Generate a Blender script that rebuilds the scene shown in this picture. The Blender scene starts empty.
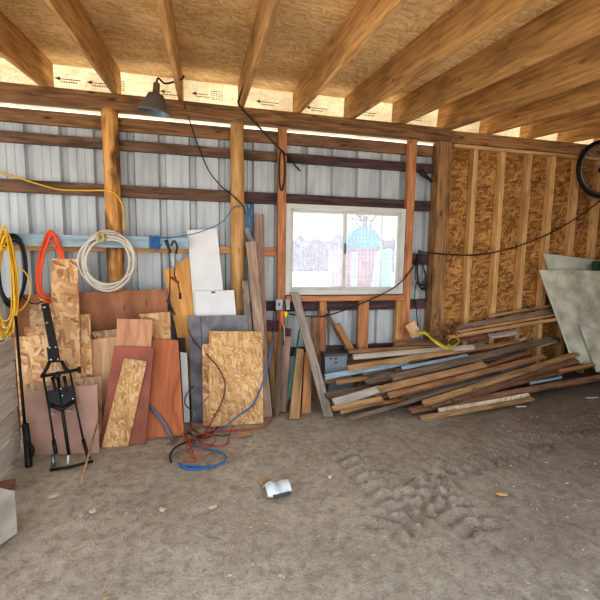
import bpy, bmesh, math, random
from mathutils import Vector, Matrix, noise
random.seed(7)
V = Vector
C = bpy.context.collection
# ------------------------------------------------------------------ camera
F, YAW, PITCH, ROLL = 390.2, -0.2399, -0.1079, -0.0139
CAM = V((-0.0434, -4.3066, 1.6669))
RM = (Matrix.Rotation(YAW, 3, 'Z') @ Matrix.Rotation(PITCH, 3, 'X') @ Matrix.Rotation(ROLL, 3, 'Y'))
cam = bpy.data.objects.new('camera', bpy.data.cameras.new('camera')); C.objects.link(cam)
cam.data.sensor_width = 36.0; cam.data.lens = F / 600 * 36; cam.data.clip_start = 0.05
r_, f_, u_ = RM.col[0], RM.col[1], RM.col[2]
m4 = Matrix((r_, u_, -f_)).transposed().to_4x4(); m4.translation = CAM
cam.matrix_world = m4
bpy.context.scene.camera = cam

def ray(px, py): return RM @ V(((px - 300) / F, 1, (300 - py) / F))
def P(px, py, Y=0.0):
    d = ray(px, py); return CAM + d * ((Y - CAM.y) / d.y)
def gz(x, y):
    s = max(0.0, x - 2.7); return 0.055 * s * s / (s + 0.6)
def G(px, py, dz=0.0):
    z = 0
    for _ in range(8):
        d = ray(px, py); p = CAM + d * ((z + dz - CAM.z) / d.z); z = gz(p.x, p.y)
    return p
def FT(px, Y, z=0.0):
    """ground point at depth Y seen in column px"""
    lo, hi = -8, 12
    for _ in range(50):
        m = (lo + hi) / 2; q = RM.transposed() @ (V((m, Y, z)) - CAM)
        if 300 + F * q.x / q.y < px: lo = m
        else: hi = m
    return V((m, Y, gz(m, Y) + z))
def heap_z(x, y): return gz(x, y) + 0.52 * max(0.0, min(y, 0.05) + 0.80)
HN = V((0, -0.46, 0.89)).normalized()
def HP(px, py, off=0.0):
    d = ray(px, py); t = 2.0
    while t < 9:
        p = CAM + d * t
        if p.z <= heap_z(p.x, p.y) + off * 1.12 or p.y > -0.03: break
        t += 0.004
    return p
class PM:
    def __init__(s, A, B, Cc):
        s.A = A; s.n = (B - A).cross(Cc - A).normalized()
        if s.n.y > 0: s.n = -s.n
    def at(s, px, py, off=0.0):
        d = ray(px, py); o = s.A + s.n * off
        return CAM + d * ((o - CAM).dot(s.n) / d.dot(s.n))

# ------------------------------------------------------------------ materials
def lin(c):
    return tuple(((v / 255) / 12.92 if v / 255 <= .04045 else ((v / 255 + .055) / 1.055) ** 2.4) for v in c) + (1,)
_M = {}
def newmat(key):
    m = bpy.data.materials.new(key); m.use_nodes = True
    nt = m.node_tree; nt.nodes.clear()
    out = nt.nodes.new('ShaderNodeOutputMaterial'); b = nt.nodes.new('ShaderNodeBsdfPrincipled')
    nt.links.new(b.outputs[0], out.inputs[0])
    return m, nt, b
def nd(nt, t, **k):
    n = nt.nodes.new(t)
    for a, v in k.items():
        if a.startswith('i_'): n.inputs[int(a[2:]) if a[2:].isdigit() else a[2:].replace('_', ' ')].default_value = v
        else: setattr(n, a, v)
    return n
def ramp(nt, fac, stops):
    r = nt.nodes.new('ShaderNodeValToRGB'); e = r.color_ramp.elements
    while len(e) < len(stops): e.new(0.5)
    for k, (p, c) in enumerate(stops): e[k].position = p; e[k].color = c
    nt.links.new(fac, r.inputs[0]); return r.outputs[0]
def objvec(nt, scale=(1, 1, 1), rot=0.0):
    tc = nd(nt, 'ShaderNodeTexCoord'); oi = nd(nt, 'ShaderNodeObjectInfo')
    mu = nd(nt, 'ShaderNodeMath', operation='MULTIPLY'); mu.inputs[1].default_value = 37.0
    nt.links.new(oi.outputs['Random'], mu.inputs[0])
    ad = nd(nt, 'ShaderNodeVectorMath', operation='ADD')
    nt.links.new(tc.outputs['Object'], ad.inputs[0]); nt.links.new(mu.outputs[0], ad.inputs[1])
    mp = nd(nt, 'ShaderNodeMapping'); mp.inputs['Rotation'].default_value = (0, 0, rot)
    if rot: mp.vector_type = 'TEXTURE'; mp.inputs['Scale'].default_value = tuple(1 / q for q in scale)
    else: mp.inputs['Scale'].default_value = scale
    nt.links.new(ad.outputs[0], mp.inputs[0]); return mp.outputs[0], oi
def mixc(nt, fac, a, b, mode='MIX'):
    n = nd(nt, 'ShaderNodeMix', data_type='RGBA', blend_type=mode)
    for s, v in ((n.inputs[0], fac), (n.inputs[6], a), (n.inputs[7], b)):
        if isinstance(v, (int, float, tuple)): s.default_value = v
        else: nt.links.new(v, s)
    return n.outputs[2]
def valvar(nt, col, oi, amt):
    h = nd(nt, 'ShaderNodeHueSaturation'); mr = nd(nt, 'ShaderNodeMapRange')
    mr.inputs[3].default_value = 1 - amt; mr.inputs[4].default_value = 1 + amt
    nt.links.new(oi.outputs['Random'], mr.inputs[0]); nt.links.new(mr.outputs[0], h.inputs['Value']); nt.links.new(col, h.inputs['Color'])
    return h.outputs[0]
def bump(nt, b, h, s, d=0.01):
    n = nd(nt, 'ShaderNodeBump'); n.inputs['Strength'].default_value = s; n.inputs['Distance'].default_value = d
    nt.links.new(h, n.inputs['Height']); nt.links.new(n.outputs[0], b.inputs['Normal'])
def wood(light, dark, knots=0.5, var=0.12, rough=0.8, grain=(1.2, 16, 16)):
    key = 'wood_%s_%s_%s' % (light, dark, knots)
    if key in _M: return _M[key]
    m, nt, b = newmat('sawn_wood'); v, oi = objvec(nt, grain)
    n1 = nd(nt, 'ShaderNodeTexNoise'); n1.inputs['Scale'].default_value = 2.2; n1.inputs['Detail'].default_value = 7; n1.inputs['Distortion'].default_value = 0.8
    nt.links.new(v, n1.inputs['Vector'])
    c = ramp(nt, n1.outputs[0], [(0.32, lin(dark)), (0.62, lin(light))])
    v2, _ = objvec(nt, (2.0, 6, 6)); n2 = nd(nt, 'ShaderNodeTexNoise'); n2.inputs['Scale'].default_value = 1.3; n2.inputs['Detail'].default_value = 4
    nt.links.new(v2, n2.inputs['Vector'])
    f2 = ramp(nt, n2.outputs[0], [(0.50, (0, 0, 0, 1)), (0.66, (1, 1, 1, 1))])
    mu = nd(nt, 'ShaderNodeMath', operation='MULTIPLY'); mu.inputs[1].default_value = knots; nt.links.new(f2, mu.inputs[0])
    c = mixc(nt, mu.outputs[0], c, lin(tuple(x * 0.55 for x in dark)))
    vo = nd(nt, 'ShaderNodeTexVoronoi'); vo.inputs['Scale'].default_value = 1.0; v3, _ = objvec(nt, (3.0, 9, 9)); nt.links.new(v3, vo.inputs['Vector'])
    kf = ramp(nt, vo.outputs[0], [(0.06, (1, 1, 1, 1)), (0.16, (0, 0, 0, 1))])
    mk = nd(nt, 'ShaderNodeMath', operation='MULTIPLY'); mk.inputs[1].default_value = 0.8 * min(1, knots * 2); nt.links.new(kf, mk.inputs[0])
    c = mixc(nt, mk.outputs[0], c, lin(tuple(x * 0.4 for x in dark)))
    c = valvar(nt, c, oi, var); nt.links.new(c, b.inputs['Base Color']); b.inputs['Roughness'].default_value = rough
    bump(nt, b, n1.outputs[0], 0.35, 0.004); _M[key] = m; return m
def osb(stops, scale=1.0, var=0.08, key=None):
    key = 'osb_%s_%s' % (stops, scale)
    if key in _M: return _M[key]
    m, nt, b = newmat('oriented_strand_board')
    vals = []; picks = []; oi = None
    for k, rot in enumerate((0.15, 1.2, 2.3, 0.8)):
        v, oi = objvec(nt, (17 / scale, 62 / scale, 3), rot)
        nz = nd(nt, 'ShaderNodeTexNoise'); nz.inputs['Scale'].default_value = 0.6; nt.links.new(v, nz.inputs['Vector'])
        mv = nd(nt, 'ShaderNodeMix', data_type='VECTOR'); mv.inputs[0].default_value = 0.22
        nt.links.new(v, mv.inputs[4]); nt.links.new(nz.outputs[1], mv.inputs[5])
        vo = nd(nt, 'ShaderNodeTexVoronoi', voronoi_dimensions='2D'); vo.inputs['Scale'].default_value = 1.0
        nt.links.new(mv.outputs[1], vo.inputs['Vector'])
        sp = nd(nt, 'ShaderNodeSeparateColor'); nt.links.new(vo.outputs['Color'], sp.inputs[0])
        vals.append(sp.outputs[0]); picks.append(sp.outputs[1])
    cur = vals[3]
    for k in (2, 1, 0):
        g = nd(nt, 'ShaderNodeMath', operation='GREATER_THAN'); g.inputs[1].default_value = 0.55; nt.links.new(picks[k], g.inputs[0])
        mx = nd(nt, 'ShaderNodeMix', data_type='FLOAT'); nt.links.new(g.outputs[0], mx.inputs[0]); nt.links.new(cur, mx.inputs[2]); nt.links.new(vals[k], mx.inputs[3]); cur = mx.outputs[0]
    vf, _ = objvec(nt, (60, 60, 60)); nf = nd(nt, 'ShaderNodeTexNoise'); nf.inputs['Scale'].default_value = 1.0; nf.inputs['Detail'].default_value = 4; nt.links.new(vf, nf.inputs['Vector'])
    mf = nd(nt, 'ShaderNodeMix', data_type='FLOAT'); mf.inputs[0].default_value = 0.38; nt.links.new(cur, mf.inputs[2]); nt.links.new(nf.outputs[0], mf.inputs[3]); cur = mf.outputs[0]
    c = ramp(nt, cur, [(p, lin(q)) for p, q in stops])
    v, _ = objvec(nt, (1.3, 1.3, 1.3)); n2 = nd(nt, 'ShaderNodeTexNoise'); n2.inputs['Scale'].default_value = 1.6; n2.inputs['Detail'].default_value = 4; nt.links.new(v, n2.inputs['Vector'])
    sh = ramp(nt, n2.outputs[0], [(0.3, (0.72, 0.70, 0.68, 1)), (0.65, (1, 1, 1, 1))])
    c = mixc(nt, 1.0, c, sh, 'MULTIPLY'); c = valvar(nt, c, oi, var)
    nt.links.new(c, b.inputs['Base Color']); b.inputs['Roughness'].default_value = 0.75
    bump(nt, b, cur, 0.25, 0.004); _M[key] = m; return m
def plain(col, rough=0.6, metal=0.0, var=0.0, dirt=0.15, scale=4.0):
    key = 'pl_%s_%s_%s_%s' % (col, rough, metal, dirt)
    if key in _M: return _M[key]
    m, nt, b = newmat('painted_surface'); v, oi = objvec(nt)
    n = nd(nt, 'ShaderNodeTexNoise'); n.inputs['Scale'].default_value = scale; n.inputs['Detail'].default_value = 6; nt.links.new(v, n.inputs['Vector'])
    c = ramp(nt, n.outputs[0], [(0.35, lin(tuple(x * (1 - dirt) for x in col))), (0.65, lin(col))])
    if var: c = valvar(nt, c, oi, var)
    nt.links.new(c, b.inputs['Base Color']); b.inputs['Roughness'].default_value = rough; b.inputs['Metallic'].default_value = metal
    _M[key] = m; return m

W_POST = wood((172, 134, 92), (122, 88, 56), 0.5)
W_LOG = wood((224, 172, 106), (176, 118, 62), 0.95, grain=(1.2, 9, 9))
W_LOG2 = wood((198, 158, 106), (168, 126, 78), 0.25, grain=(1.2, 9, 9))
W_PLATE = wood((158, 120, 82), (102, 72, 48), 0.5)
W_RAFT = wood((202, 160, 104), (158, 116, 68), 0.35)
W_GIRT = wood((122, 96, 76), (76, 58, 46), 0.6)
W_GIRT_BACKLIT = wood((92, 70, 68), (56, 42, 44), 0.5)  # girt wood darkened to look backlit around the window
W_RED = wood((204, 146, 102), (160, 106, 70), 0.3)
W_STUD = wood((222, 184, 130), (190, 148, 96), 0.25)
W_GREY = wood((166, 154, 142), (122, 110, 100), 0.35)
W_GREY2 = wood((206, 198, 186), (174, 164, 152), 0.2)
W_WEATH = wood((182, 158, 138), (142, 118, 102), 0.3)
W_GOLD = wood((210, 166, 110), (172, 126, 76), 0.25)
W_ORNG = wood((198, 148, 98), (154, 106, 66), 0.25)
W_BROWN = wood((152, 116, 88), (104, 76, 56), 0.45)
W_DARK = wood((118, 96, 80), (76, 60, 50), 0.45)
W_TAN = wood((180, 146, 104), (134, 100, 68), 0.4)
W_FENCE = wood((178, 150, 132), (136, 110, 96), 0.35)
W_BLUE = wood((176, 196, 208), (130, 146, 156), 0.2)
W_MAROON = wood((98, 62, 66), (62, 36, 42), 0.3)
OSB_WALL = osb(((0.12, (104, 66, 32)), (0.32, (146, 102, 54)), (0.55, (178, 132, 74)), (0.75, (198, 152, 92)), (0.9, (214, 174, 118))), 1.15)
OSB_ROOF = osb(((0.1, (186, 148, 96)), (0.4, (212, 176, 122)), (0.7, (224, 194, 144)), (0.9, (236, 214, 172))), 1.0)
OSB_TAN = osb(((0.12, (134, 90, 54)), (0.35, (184, 138, 94)), (0.6, (208, 168, 122)), (0.88, (226, 196, 156))), 1.5)
OSB_LT = osb(((0.12, (156, 112, 66)), (0.32, (196, 152, 100)), (0.58, (212, 172, 120)), (0.85, (230, 202, 158))), .82)
OSB_GREY = osb(((0.1, (130, 100, 76)), (0.5, (182, 150, 116)), (0.9, (208, 182, 148))), 1.4)
PLY = wood((208, 172, 134), (176, 138, 100), 0.12, grain=(1.0, 7, 7))
PLY_GOLD = wood((222, 172, 106), (198, 144, 82), 0.12, grain=(1.0, 7, 7))
PLY_PINK = wood((196, 150, 118), (166, 118, 90), 0.15, grain=(1.0, 7, 7))
HB_BROWN = wood((172, 120, 88), (144, 96, 68), 0.25, grain=(1.0, 3, 3))
HB_PINK = plain((190, 154, 136), 0.7, dirt=0.12)
HB_RED = plain((162, 90, 68), 0.55, dirt=0.2)
DOOR = wood((182, 114, 76), (158, 92, 58), 0.1, grain=(0.7, 9, 9))
GREYP = plain((138, 138, 144), 0.7, dirt=0.3, scale=7)
WHITE = plain((224, 227, 228), 0.5, dirt=0.05)
PALEGRN = plain((214, 214, 196), 0.7, dirt=0.22, scale=5)
PALEGRN2 = plain((210, 216, 202), 0.65, dirt=0.12)
BLACK = plain((26, 26, 28), 0.45, dirt=0.2)
BLACKM = plain((20, 20, 22), 0.55, 0.0, dirt=0.3)
STEEL = plain((190, 190, 188), 0.35, 1.0)
CHROME = plain((215, 212, 205), 0.25, 0.9)
GALV = plain((150, 156, 158), 0.45, 0.85, dirt=0.25)
SHADE_IN = plain((130, 150, 172), 0.35, 0.5, dirt=0.3)
ORANGE = plain((238, 92, 42), 0.5, dirt=0.1)
YELLOW = plain((226, 178, 40), 0.5, dirt=0.1)
YELLOW2 = plain((206, 196, 60), 0.6, dirt=0.2)
CORDBLK = plain((30, 30, 34), 0.5, dirt=0.1)
PEX = plain((206, 200, 188), 0.5, dirt=0.12)
BLUE = plain((36, 112, 184), 0.5, dirt=0.1)
BLUEH = plain((58, 116, 172), 0.5, dirt=0.15)
REDC = plain((178, 78, 58), 0.5, dirt=0.15)
ORC = plain((206, 104, 62), 0.5, dirt=0.15)
GREYC = plain((112, 110, 122), 0.6, dirt=0.15)
GREEN = plain((40, 140, 110), 0.5)
DKGREEN = plain((28, 70, 44), 0.6)
BLUEBOARD = wood((176, 200, 212), (142, 164, 178), 0.15)
VINYL = plain((200, 202, 198), 0.45, dirt=0.06)
BRASS = plain((196, 164, 80), 0.35, 0.8)
TAPE = plain((196, 180, 130), 0.6)
INK = plain((96, 76, 54), 0.8)
RUBBER = plain((22, 22, 22), 0.75)

# ------------------------------------------------------------------ object helpers
def tag(o, label=None, cat=None, group=None, kind=None):
    if label: o['label'] = label
    if cat: o['category'] = cat
    if group: o['group'] = group
    if kind: o['kind'] = kind
    return o
def attach(o, root):
    if root is not None:
        wm = root.matrix_basis.copy(); q = root.parent
        while q is not None: wm = q.matrix_basis @ q.matrix_parent_inverse if False else wm; q = None
        o.parent = root; o.matrix_parent_inverse = WM(root).inverted()
    return o
def WM(o):
    return o.matrix_basis if o.parent is None else WM(o.parent) @ o.matrix_parent_inverse @ o.matrix_basis
def raw(name, verts, faces, mat, parent=None, M=None, smooth=False):
    me = bpy.data.meshes.new(name); me.from_pydata([tuple(v) for v in verts], [], faces); me.validate(); me.update()
    bm = bmesh.new(); bm.from_mesh(me); bmesh.ops.recalc_face_normals(bm, faces=bm.faces); bm.to_mesh(me); bm.free()
    if smooth:
        for p in me.polygons: p.use_smooth = True
    for mm in (mat if isinstance(mat, (list, tuple)) else [mat]): me.materials.append(mm)
    o = bpy.data.objects.new(name, me); C.objects.link(o)
    if M is not None: o.matrix_basis = M
    attach(o, parent); return o
def empty(name, loc, label=None, cat=None, group=None, kind=None):
    o = bpy.data.objects.new(name, None); C.objects.link(o); o.location = loc; o.empty_display_size = 0.1
    o.matrix_basis = Matrix.Translation(loc)
    return tag(o, label, cat, group, kind)
def frame(o, x, n):
    x = x.normalized(); n = (n - x * n.dot(x)).normalized(); y = n.cross(x)
    M = Matrix((x, y, n)).transposed().to_4x4(); M.translation = o; return M
BOXF = [(0, 1, 2, 3), (7, 6, 5, 4), (0, 4, 5, 1), (1, 5, 6, 2), (2, 6, 7, 3), (3, 7, 4, 0)]
def slab(name, mat, BL, BR, TR, TL, t=0.012, parent=None, horiz=False):
    """flat sheet whose front face has the four corners; thickness goes away from the viewer"""
    x = (BR - BL) if horiz else (TL - BL)
    n = (BR - BL).cross(TL - BL).normalized()
    if n.y > 0: n = -n
    M = frame(BL.copy(), x, n); Mi = M.inverted()
    f = [Mi @ p for p in (BL, BR, TR, TL)]
    f = [V((p.x, p.y, p.z)) for p in f]
    vs = f + [p - V((0, 0, t)) for p in f]
    o = raw(name, vs, BOXF, mat, parent, M)
    bv = o.modifiers.new('edge', 'BEVEL'); bv.width = min(0.003, t * 0.3); bv.segments = 1
    return o
def board(name, mat, A, B, w, t, n, parent=None, bow=0.004, segs=10, bev=0.004, taper=0.0):
    """board from A to B: local X is the grain, n the direction of its wide face"""
    L = (B - A).length; M = frame(A.copy(), B - A, n); vs = []; fs = []
    b1, b2, tw = random.uniform(-bow, bow), random.uniform(-bow, bow), random.uniform(-1, 1) * bow * 6
    for k in range(segs + 1):
        s = k / segs; e = 4 * s * (1 - s); a = tw * (s - .5)
        hw = w / 2 * (1 - taper * s); ca, sa = math.cos(a), math.sin(a)
        for (yy, zz) in ((-hw, -t / 2), (hw, -t / 2), (hw, t / 2), (-hw, t / 2)):
            vs.append(V((L * s + (random.uniform(-.006, .006) if k in (0, segs) else 0), yy * ca - zz * sa + b1 * e + random.uniform(-.0012, .0012), yy * sa + zz * ca + b2 * e)))
    for k in range(segs):
        o = 4 * k
        for j in range(4): fs.append((o + j, o + (j + 1) % 4, o + 4 + (j + 1) % 4, o + 4 + j))
    fs += [(3, 2, 1, 0), tuple(4 * segs + j for j in range(4))]
    o = raw(name, vs, fs, mat, parent, M)
    if bev:
        bv = o.modifiers.new('edge', 'BEVEL'); bv.width = min(bev, t * 0.25); bv.segments = 1; bv.limit_method = 'ANGLE'
    return o
def boxw(name, mat, lo, hi, parent=None, grain='x', bev=0.003):
    lo, hi = V(lo), V(hi); c = (lo + hi) / 2; d = hi - lo
    if grain == 'x': A, B, w, t, n = V((lo.x, c.y, c.z)), V((hi.x, c.y, c.z)), d.z, d.y, V((0, -1, 0))
    elif grain == 'z': A, B, w, t, n = V((c.x, c.y, lo.z)), V((c.x, c.y, hi.z)), d.x, d.y, V((0, -1, 0))
    else: A, B, w, t, n = V((c.x, lo.y, c.z)), V((c.x, hi.y, c.z)), d.x, d.z, V((0, 0, 1))
    return board(name, mat, A, B, w, t, n, parent, bow=0.0015, bev=bev)
def smoothpath(pts, sub=6, closed=False):
    if len(pts) < 3: return pts
    out = []; n = len(pts)
    rng = n if closed else n - 1
    for i in range(rng):
        p0 = pts[(i - 1) % n] if (closed or i > 0) else pts[0]; p1 = pts[i]; p2 = pts[(i + 1) % n]
        p3 = pts[(i + 2) % n] if (closed or i + 2 < n) else pts[-1]
        for k in range(sub):
            t = k / sub
            out.append(0.5 * ((2 * p1) + (p2 - p0) * t + (2 * p0 - 5 * p1 + 4 * p2 - p3) * t * t + (3 * p1 - p0 - 3 * p2 + p3) * t ** 3))
    if not closed: out.append(pts[-1])
    return out
def tubegeo(pts, r, sides=6, vs=None, fs=None, r2=None):
    vs = [] if vs is None else vs; fs = [] if fs is None else fs
    base = len(vs); n = len(pts); up = V((0.13, 0.31, 0.94)).normalized(); prev = None
    for i, p in enumerate(pts):
        d = (pts[min(i + 1, n - 1)] - pts[max(i - 1, 0)])
        d = d.normalized() if d.length > 1e-9 else V((1, 0, 0))
        if prev is None:
            a = d.cross(up); a = a.normalized() if a.length > 1e-4 else d.orthogonal().normalized()
        else:
            a = prev - d * prev.dot(d); a = a.normalized() if a.length > 1e-4 else d.orthogonal().normalized()
        prev = a; b = d.cross(a); rr = r if r2 is None else r + (r2 - r) * i / (n - 1)
        for k in range(sides):
            an = 2 * math.pi * k / sides; vs.append(p + a * (rr * math.cos(an)) + b * (rr * math.sin(an)))
    for i in range(n - 1):
        for k in range(sides):
            fs.append((base + i * sides + k, base + i * sides + (k + 1) % sides, base + (i + 1) * sides + (k + 1) % sides, base + (i + 1) * sides + k))
    fs.append(tuple(base + k for k in range(sides))[::-1]); fs.append(tuple(base + (n - 1) * sides + k for k in range(sides)))
    return vs, fs
def tube(name, mat, pts, r, parent=None, sides=6, sub=6, r2=None, smooth=True):
    vs, fs = tubegeo(smoothpath(pts, sub) if sub > 1 else pts, r, sides, r2=r2)
    o = pts[0]; return raw(name, [v - o for v in vs], fs, mat, parent, Matrix.Translation(o), smooth)
def lathe(name, mat, O, axis, prof, parent=None, seg=24, smooth=True, closed=False):
    """prof: list of (radius, along axis)"""
    M = frame(O, axis.orthogonal(), axis); vs = []; fs = []
    for (r, h) in prof:
        for k in range(seg): a = 2 * math.pi * k / seg; vs.append(V((r * math.cos(a), r * math.sin(a), h)))
    m = len(prof)
    for i in range(m if closed else m - 1):
        for k in range(seg):
            j = (i + 1) % m; fs.append((i * seg + k, i * seg + (k + 1) % seg, j * seg + (k + 1) % seg, j * seg + k))
    if not closed: fs.append(tuple(range(seg))[::-1]); fs.append(tuple((m - 1) * seg + k for k in range(seg)))
    return raw(name, vs, fs, mat, parent, M, smooth)
def joined(name, mat, geos, parent=None, smooth=False):
    vs, fs = [], []
    for v, f in geos:
        b = len(vs); vs += v; fs += [tuple(i + b for i in q) for q in f]
    o = sum(vs, V()) / len(vs)
    return raw(name, [v - o for v in vs], fs, mat, parent, Matrix.Translation(o), smooth)
def bgeo(lo, hi):
    x0, y0, z0 = lo; x1, y1, z1 = hi
    return [V(p) for p in ((x0, y0, z0), (x1, y0, z0), (x1, y0, z1), (x0, y0, z1), (x0, y1, z0), (x1, y1, z0), (x1, y1, z1), (x0, y1, z1))], list(BOXF)

# ------------------------------------------------------------------ ground
def mat_dirt():
    m, nt, b = newmat('trampled_dirt'); tc = nd(nt, 'ShaderNodeTexCoord')
    def nz(s, d, dist=0):
        n = nd(nt, 'ShaderNodeTexNoise'); n.inputs['Scale'].default_value = s; n.inputs['Detail'].default_value = d; n.inputs['Roughness'].default_value = .66; n.inputs['Distortion'].default_value = dist
        nt.links.new(tc.outputs['Object'], n.inputs['Vector']); return n.outputs[0]
    a, bb, cc = nz(1.3, 7, .3), nz(16, 10, .3), nz(70, 6)
    c1 = ramp(nt, a, [(0.35, lin((182, 174, 158))), (0.65, lin((210, 203, 188)))])
    c2 = ramp(nt, bb, [(0.34, lin((190, 181, 168))), (0.5, lin((224, 217, 207))), (0.68, lin((242, 238, 230)))])
    c = mixc(nt, 1.0, c1, c2, 'MULTIPLY')
    c3 = ramp(nt, cc, [(0.34, (0.62, 0.6, 0.57, 1)), (0.5, (1, 1, 1, 1)), (0.68, (1.0, 1.0, 1.0, 1)), (0.76, (1.4, 1.36, 1.3, 1))])
    c = mixc(nt, 0.7, c, c3, 'MULTIPLY')
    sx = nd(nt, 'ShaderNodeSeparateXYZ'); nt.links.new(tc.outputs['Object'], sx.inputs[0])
    right_shade = nd(nt, 'ShaderNodeMapRange'); right_shade.inputs[1].default_value = 0.6; right_shade.inputs[2].default_value = 3.6
    nt.links.new(sx.outputs[0], right_shade.inputs[0]); c = mixc(nt, right_shade.outputs[0], c, mixc(nt, 1.0, c, (0.45, 0.40, 0.37, 1), 'MULTIPLY'))  # shade painted into the dirt colour, darker towards the right
    g = nd(nt, 'ShaderNodeBrightContrast'); g.inputs['Bright'].default_value = 0.03; nt.links.new(c, g.inputs[0])
    nt.links.new(g.outputs[0], b.inputs['Base Color']); b.inputs['Roughness'].default_value = 0.95
    ad = nd(nt, 'ShaderNodeMath', operation='ADD'); nt.links.new(bb, ad.inputs[0]); nt.links.new(cc, ad.inputs[1])
    bump(nt, b, ad.outputs[0], 0.8, 0.014); return m
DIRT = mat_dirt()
trk = [(G(392, 524), G(452, 468)), (G(440, 470), G(600, 418)), (G(395, 500), G(352, 455)), (G(470, 520), G(420, 480))]
def micro(x, y):
    p = V((x, y, 0)); h = 0.022 * noise.noise(p * 1.3) + 0.012 * noise.noise(p * 3.7) + 0.006 * noise.noise(p * 8.0) + 0.003 * noise.noise(p * 17.0)
    for A, B in trk:
        d = B - A; L = d.length; d = d / L; q = V((x, y, 0)) - V((A.x, A.y, 0)); s = q.x * d.x + q.y * d.y; w = q.x * -d.y + q.y * d.x
        if -0.1 < s < L + 0.1 and abs(w) < 0.17:
            e = 1 - (abs(w) / 0.17) ** 4; h += e * (-0.013 + 0.024 * (1 if math.sin(s * 52 + abs(w) * 22) > 0.2 else -0.4))
    fade = min(1.0, max(0.25, (-y - 0.2) / 0.6)); return h * fade - 0.012
vs, fs = [], []
xs = [-3.2 + 0.028 * i for i in range(382)]; ys = [-4.6 + 0.028 * i for i in range(169)]
for y in ys:
    for x in xs: vs.append((x, y, gz(x, y) + micro(x, y)))
nx = len(xs)
for j in range(len(ys) - 1):
    for i in range(nx - 1): fs.append((j * nx + i, j * nx + i + 1, (j + 1) * nx + i + 1, (j + 1) * nx + i))
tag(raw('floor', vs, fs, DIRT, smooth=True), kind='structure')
raw('ground_outside', [(-40, .09, -.15), (50, .09, -.15), (50, 70, -.15), (-40, 70, -.15)], [(0, 1, 2, 3)], plain((216, 214, 208), 0.9, dirt=0.06, scale=0.6))['kind'] = 'structure'
raw('ground_outside', [(-40, -40, -.15), (50, -40, -.15), (50, .09, -.15), (-40, .09, -.15)], [(0, 1, 2, 3)], plain((146, 141, 134), 0.9, dirt=0.2, scale=0.6))['kind'] = 'structure'

# ------------------------------------------------------------------ wall shell
def mat_siding():
    m, nt, b = newmat('galvanised_siding'); v, oi = objvec(nt, (5, 5, 0.7))
    n = nd(nt, 'ShaderNodeTexNoise'); n.inputs['Scale'].default_value = 1.6; n.inputs['Detail'].default_value = 6; nt.links.new(v, n.inputs['Vector'])
    c = ramp(nt, n.outputs[0], [(0.3, lin((160, 168, 174))), (0.5, lin((182, 189, 193))), (0.7, lin((194, 200, 203)))])
    nt.links.new(c, b.inputs['Base Color']); b.inputs['Roughness'].default_value = 0.55; b.inputs['Metallic'].default_value = 0.15
    return m
SID = mat_siding()
prof = []; X = -3.6; P0 = 0.305
x = -3.6 + 0.05
while x < 2.9:
    prof += [(x, .102), (x + .016, .150), (x + .064, .150), (x + .080, .102), (x + .148, .102), (x + .152, .107), (x + .168, .107), (x + .172, .102), (x + .222, .102), (x + .226, .107), (x + .242, .107), (x + .246, .102)]; x += P0
vs, fs = [], []
def strip(z0, z1, x0, x1):
    pts = [p for p in prof if x0 <= p[0] <= x1]; b = len(vs)
    for p in pts: vs.append((p[0], p[1], z0)); vs.append((p[0], p[1], z1))
    for k in range(len(pts) - 1): fs.append((b + 2 * k, b + 2 * k + 2, b + 2 * k + 3, b + 2 * k + 1))
WX0, WX1, WZ0, WZ1 = 0.84, 2.28, 1.26, 2.25
xa = max(p[0] for p in prof if p[0] <= WX0 + .02); xb = min(p[0] for p in prof if p[0] >= WX1 - .02)
strip(-.1, 2.985, -9, xa); strip(WZ1, 2.985, xa, xb); strip(-.1, WZ0, xa, xb); strip(-.1, 2.985, xb, 9)
tag(raw('wall_back', vs, fs, SID), kind='structure')
# strand board wall to the right of the corner post
o = slab('wall_right', OSB_WALL, V((2.88, .09, 0.0)), V((7.2, .09, 0.0)), V((7.2, .09, 3.06)), V((2.88, .09, 3.06)), .012, horiz=True); tag(o, kind='structure')
o = slab('wall_side', OSB_WALL, V((7.2, .1, 0)), V((7.2, -3.2, 0)), V((7.2, -3.2, 2.95)), V((7.2, .1, 3.3)), .012, horiz=True); tag(o, kind='structure')
o = slab('added_shade_wall', OSB_WALL, V((4.4, -3.3, -.1)), V((7.2, -3.3, -.1)), V((7.2, -3.3, 3.15)), V((4.4, -3.3, 3.15)), .1, horiz=True); tag(o, kind='structure')  # unseen wall piece added to keep light off the right side
# roof sheathing: slopes down towards the open front
SL = 0.098
FY = .20
def rz(y): return 3.51 + SL * y
o = raw('ceiling', [(-4, FY + .03, 0), (7.6, FY + .03, 0), (7.6, -3.3, 0), (-4, -3.3, 0)], [(0, 1, 2, 3)], OSB_ROOF, None, None); tag(o, kind='structure')
o.matrix_basis = Matrix.Translation((0, 0, 3.51)) @ Matrix.Rotation(math.atan(SL), 4, 'X')
o['kind'] = 'structure'
sm = o.modifiers.new('thick', 'SOLIDIFY'); sm.thickness = 0.012; sm.offset = 1
ceil = o
RX = [-1.5 + .61 * k for k in range(-3, 12)]
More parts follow.
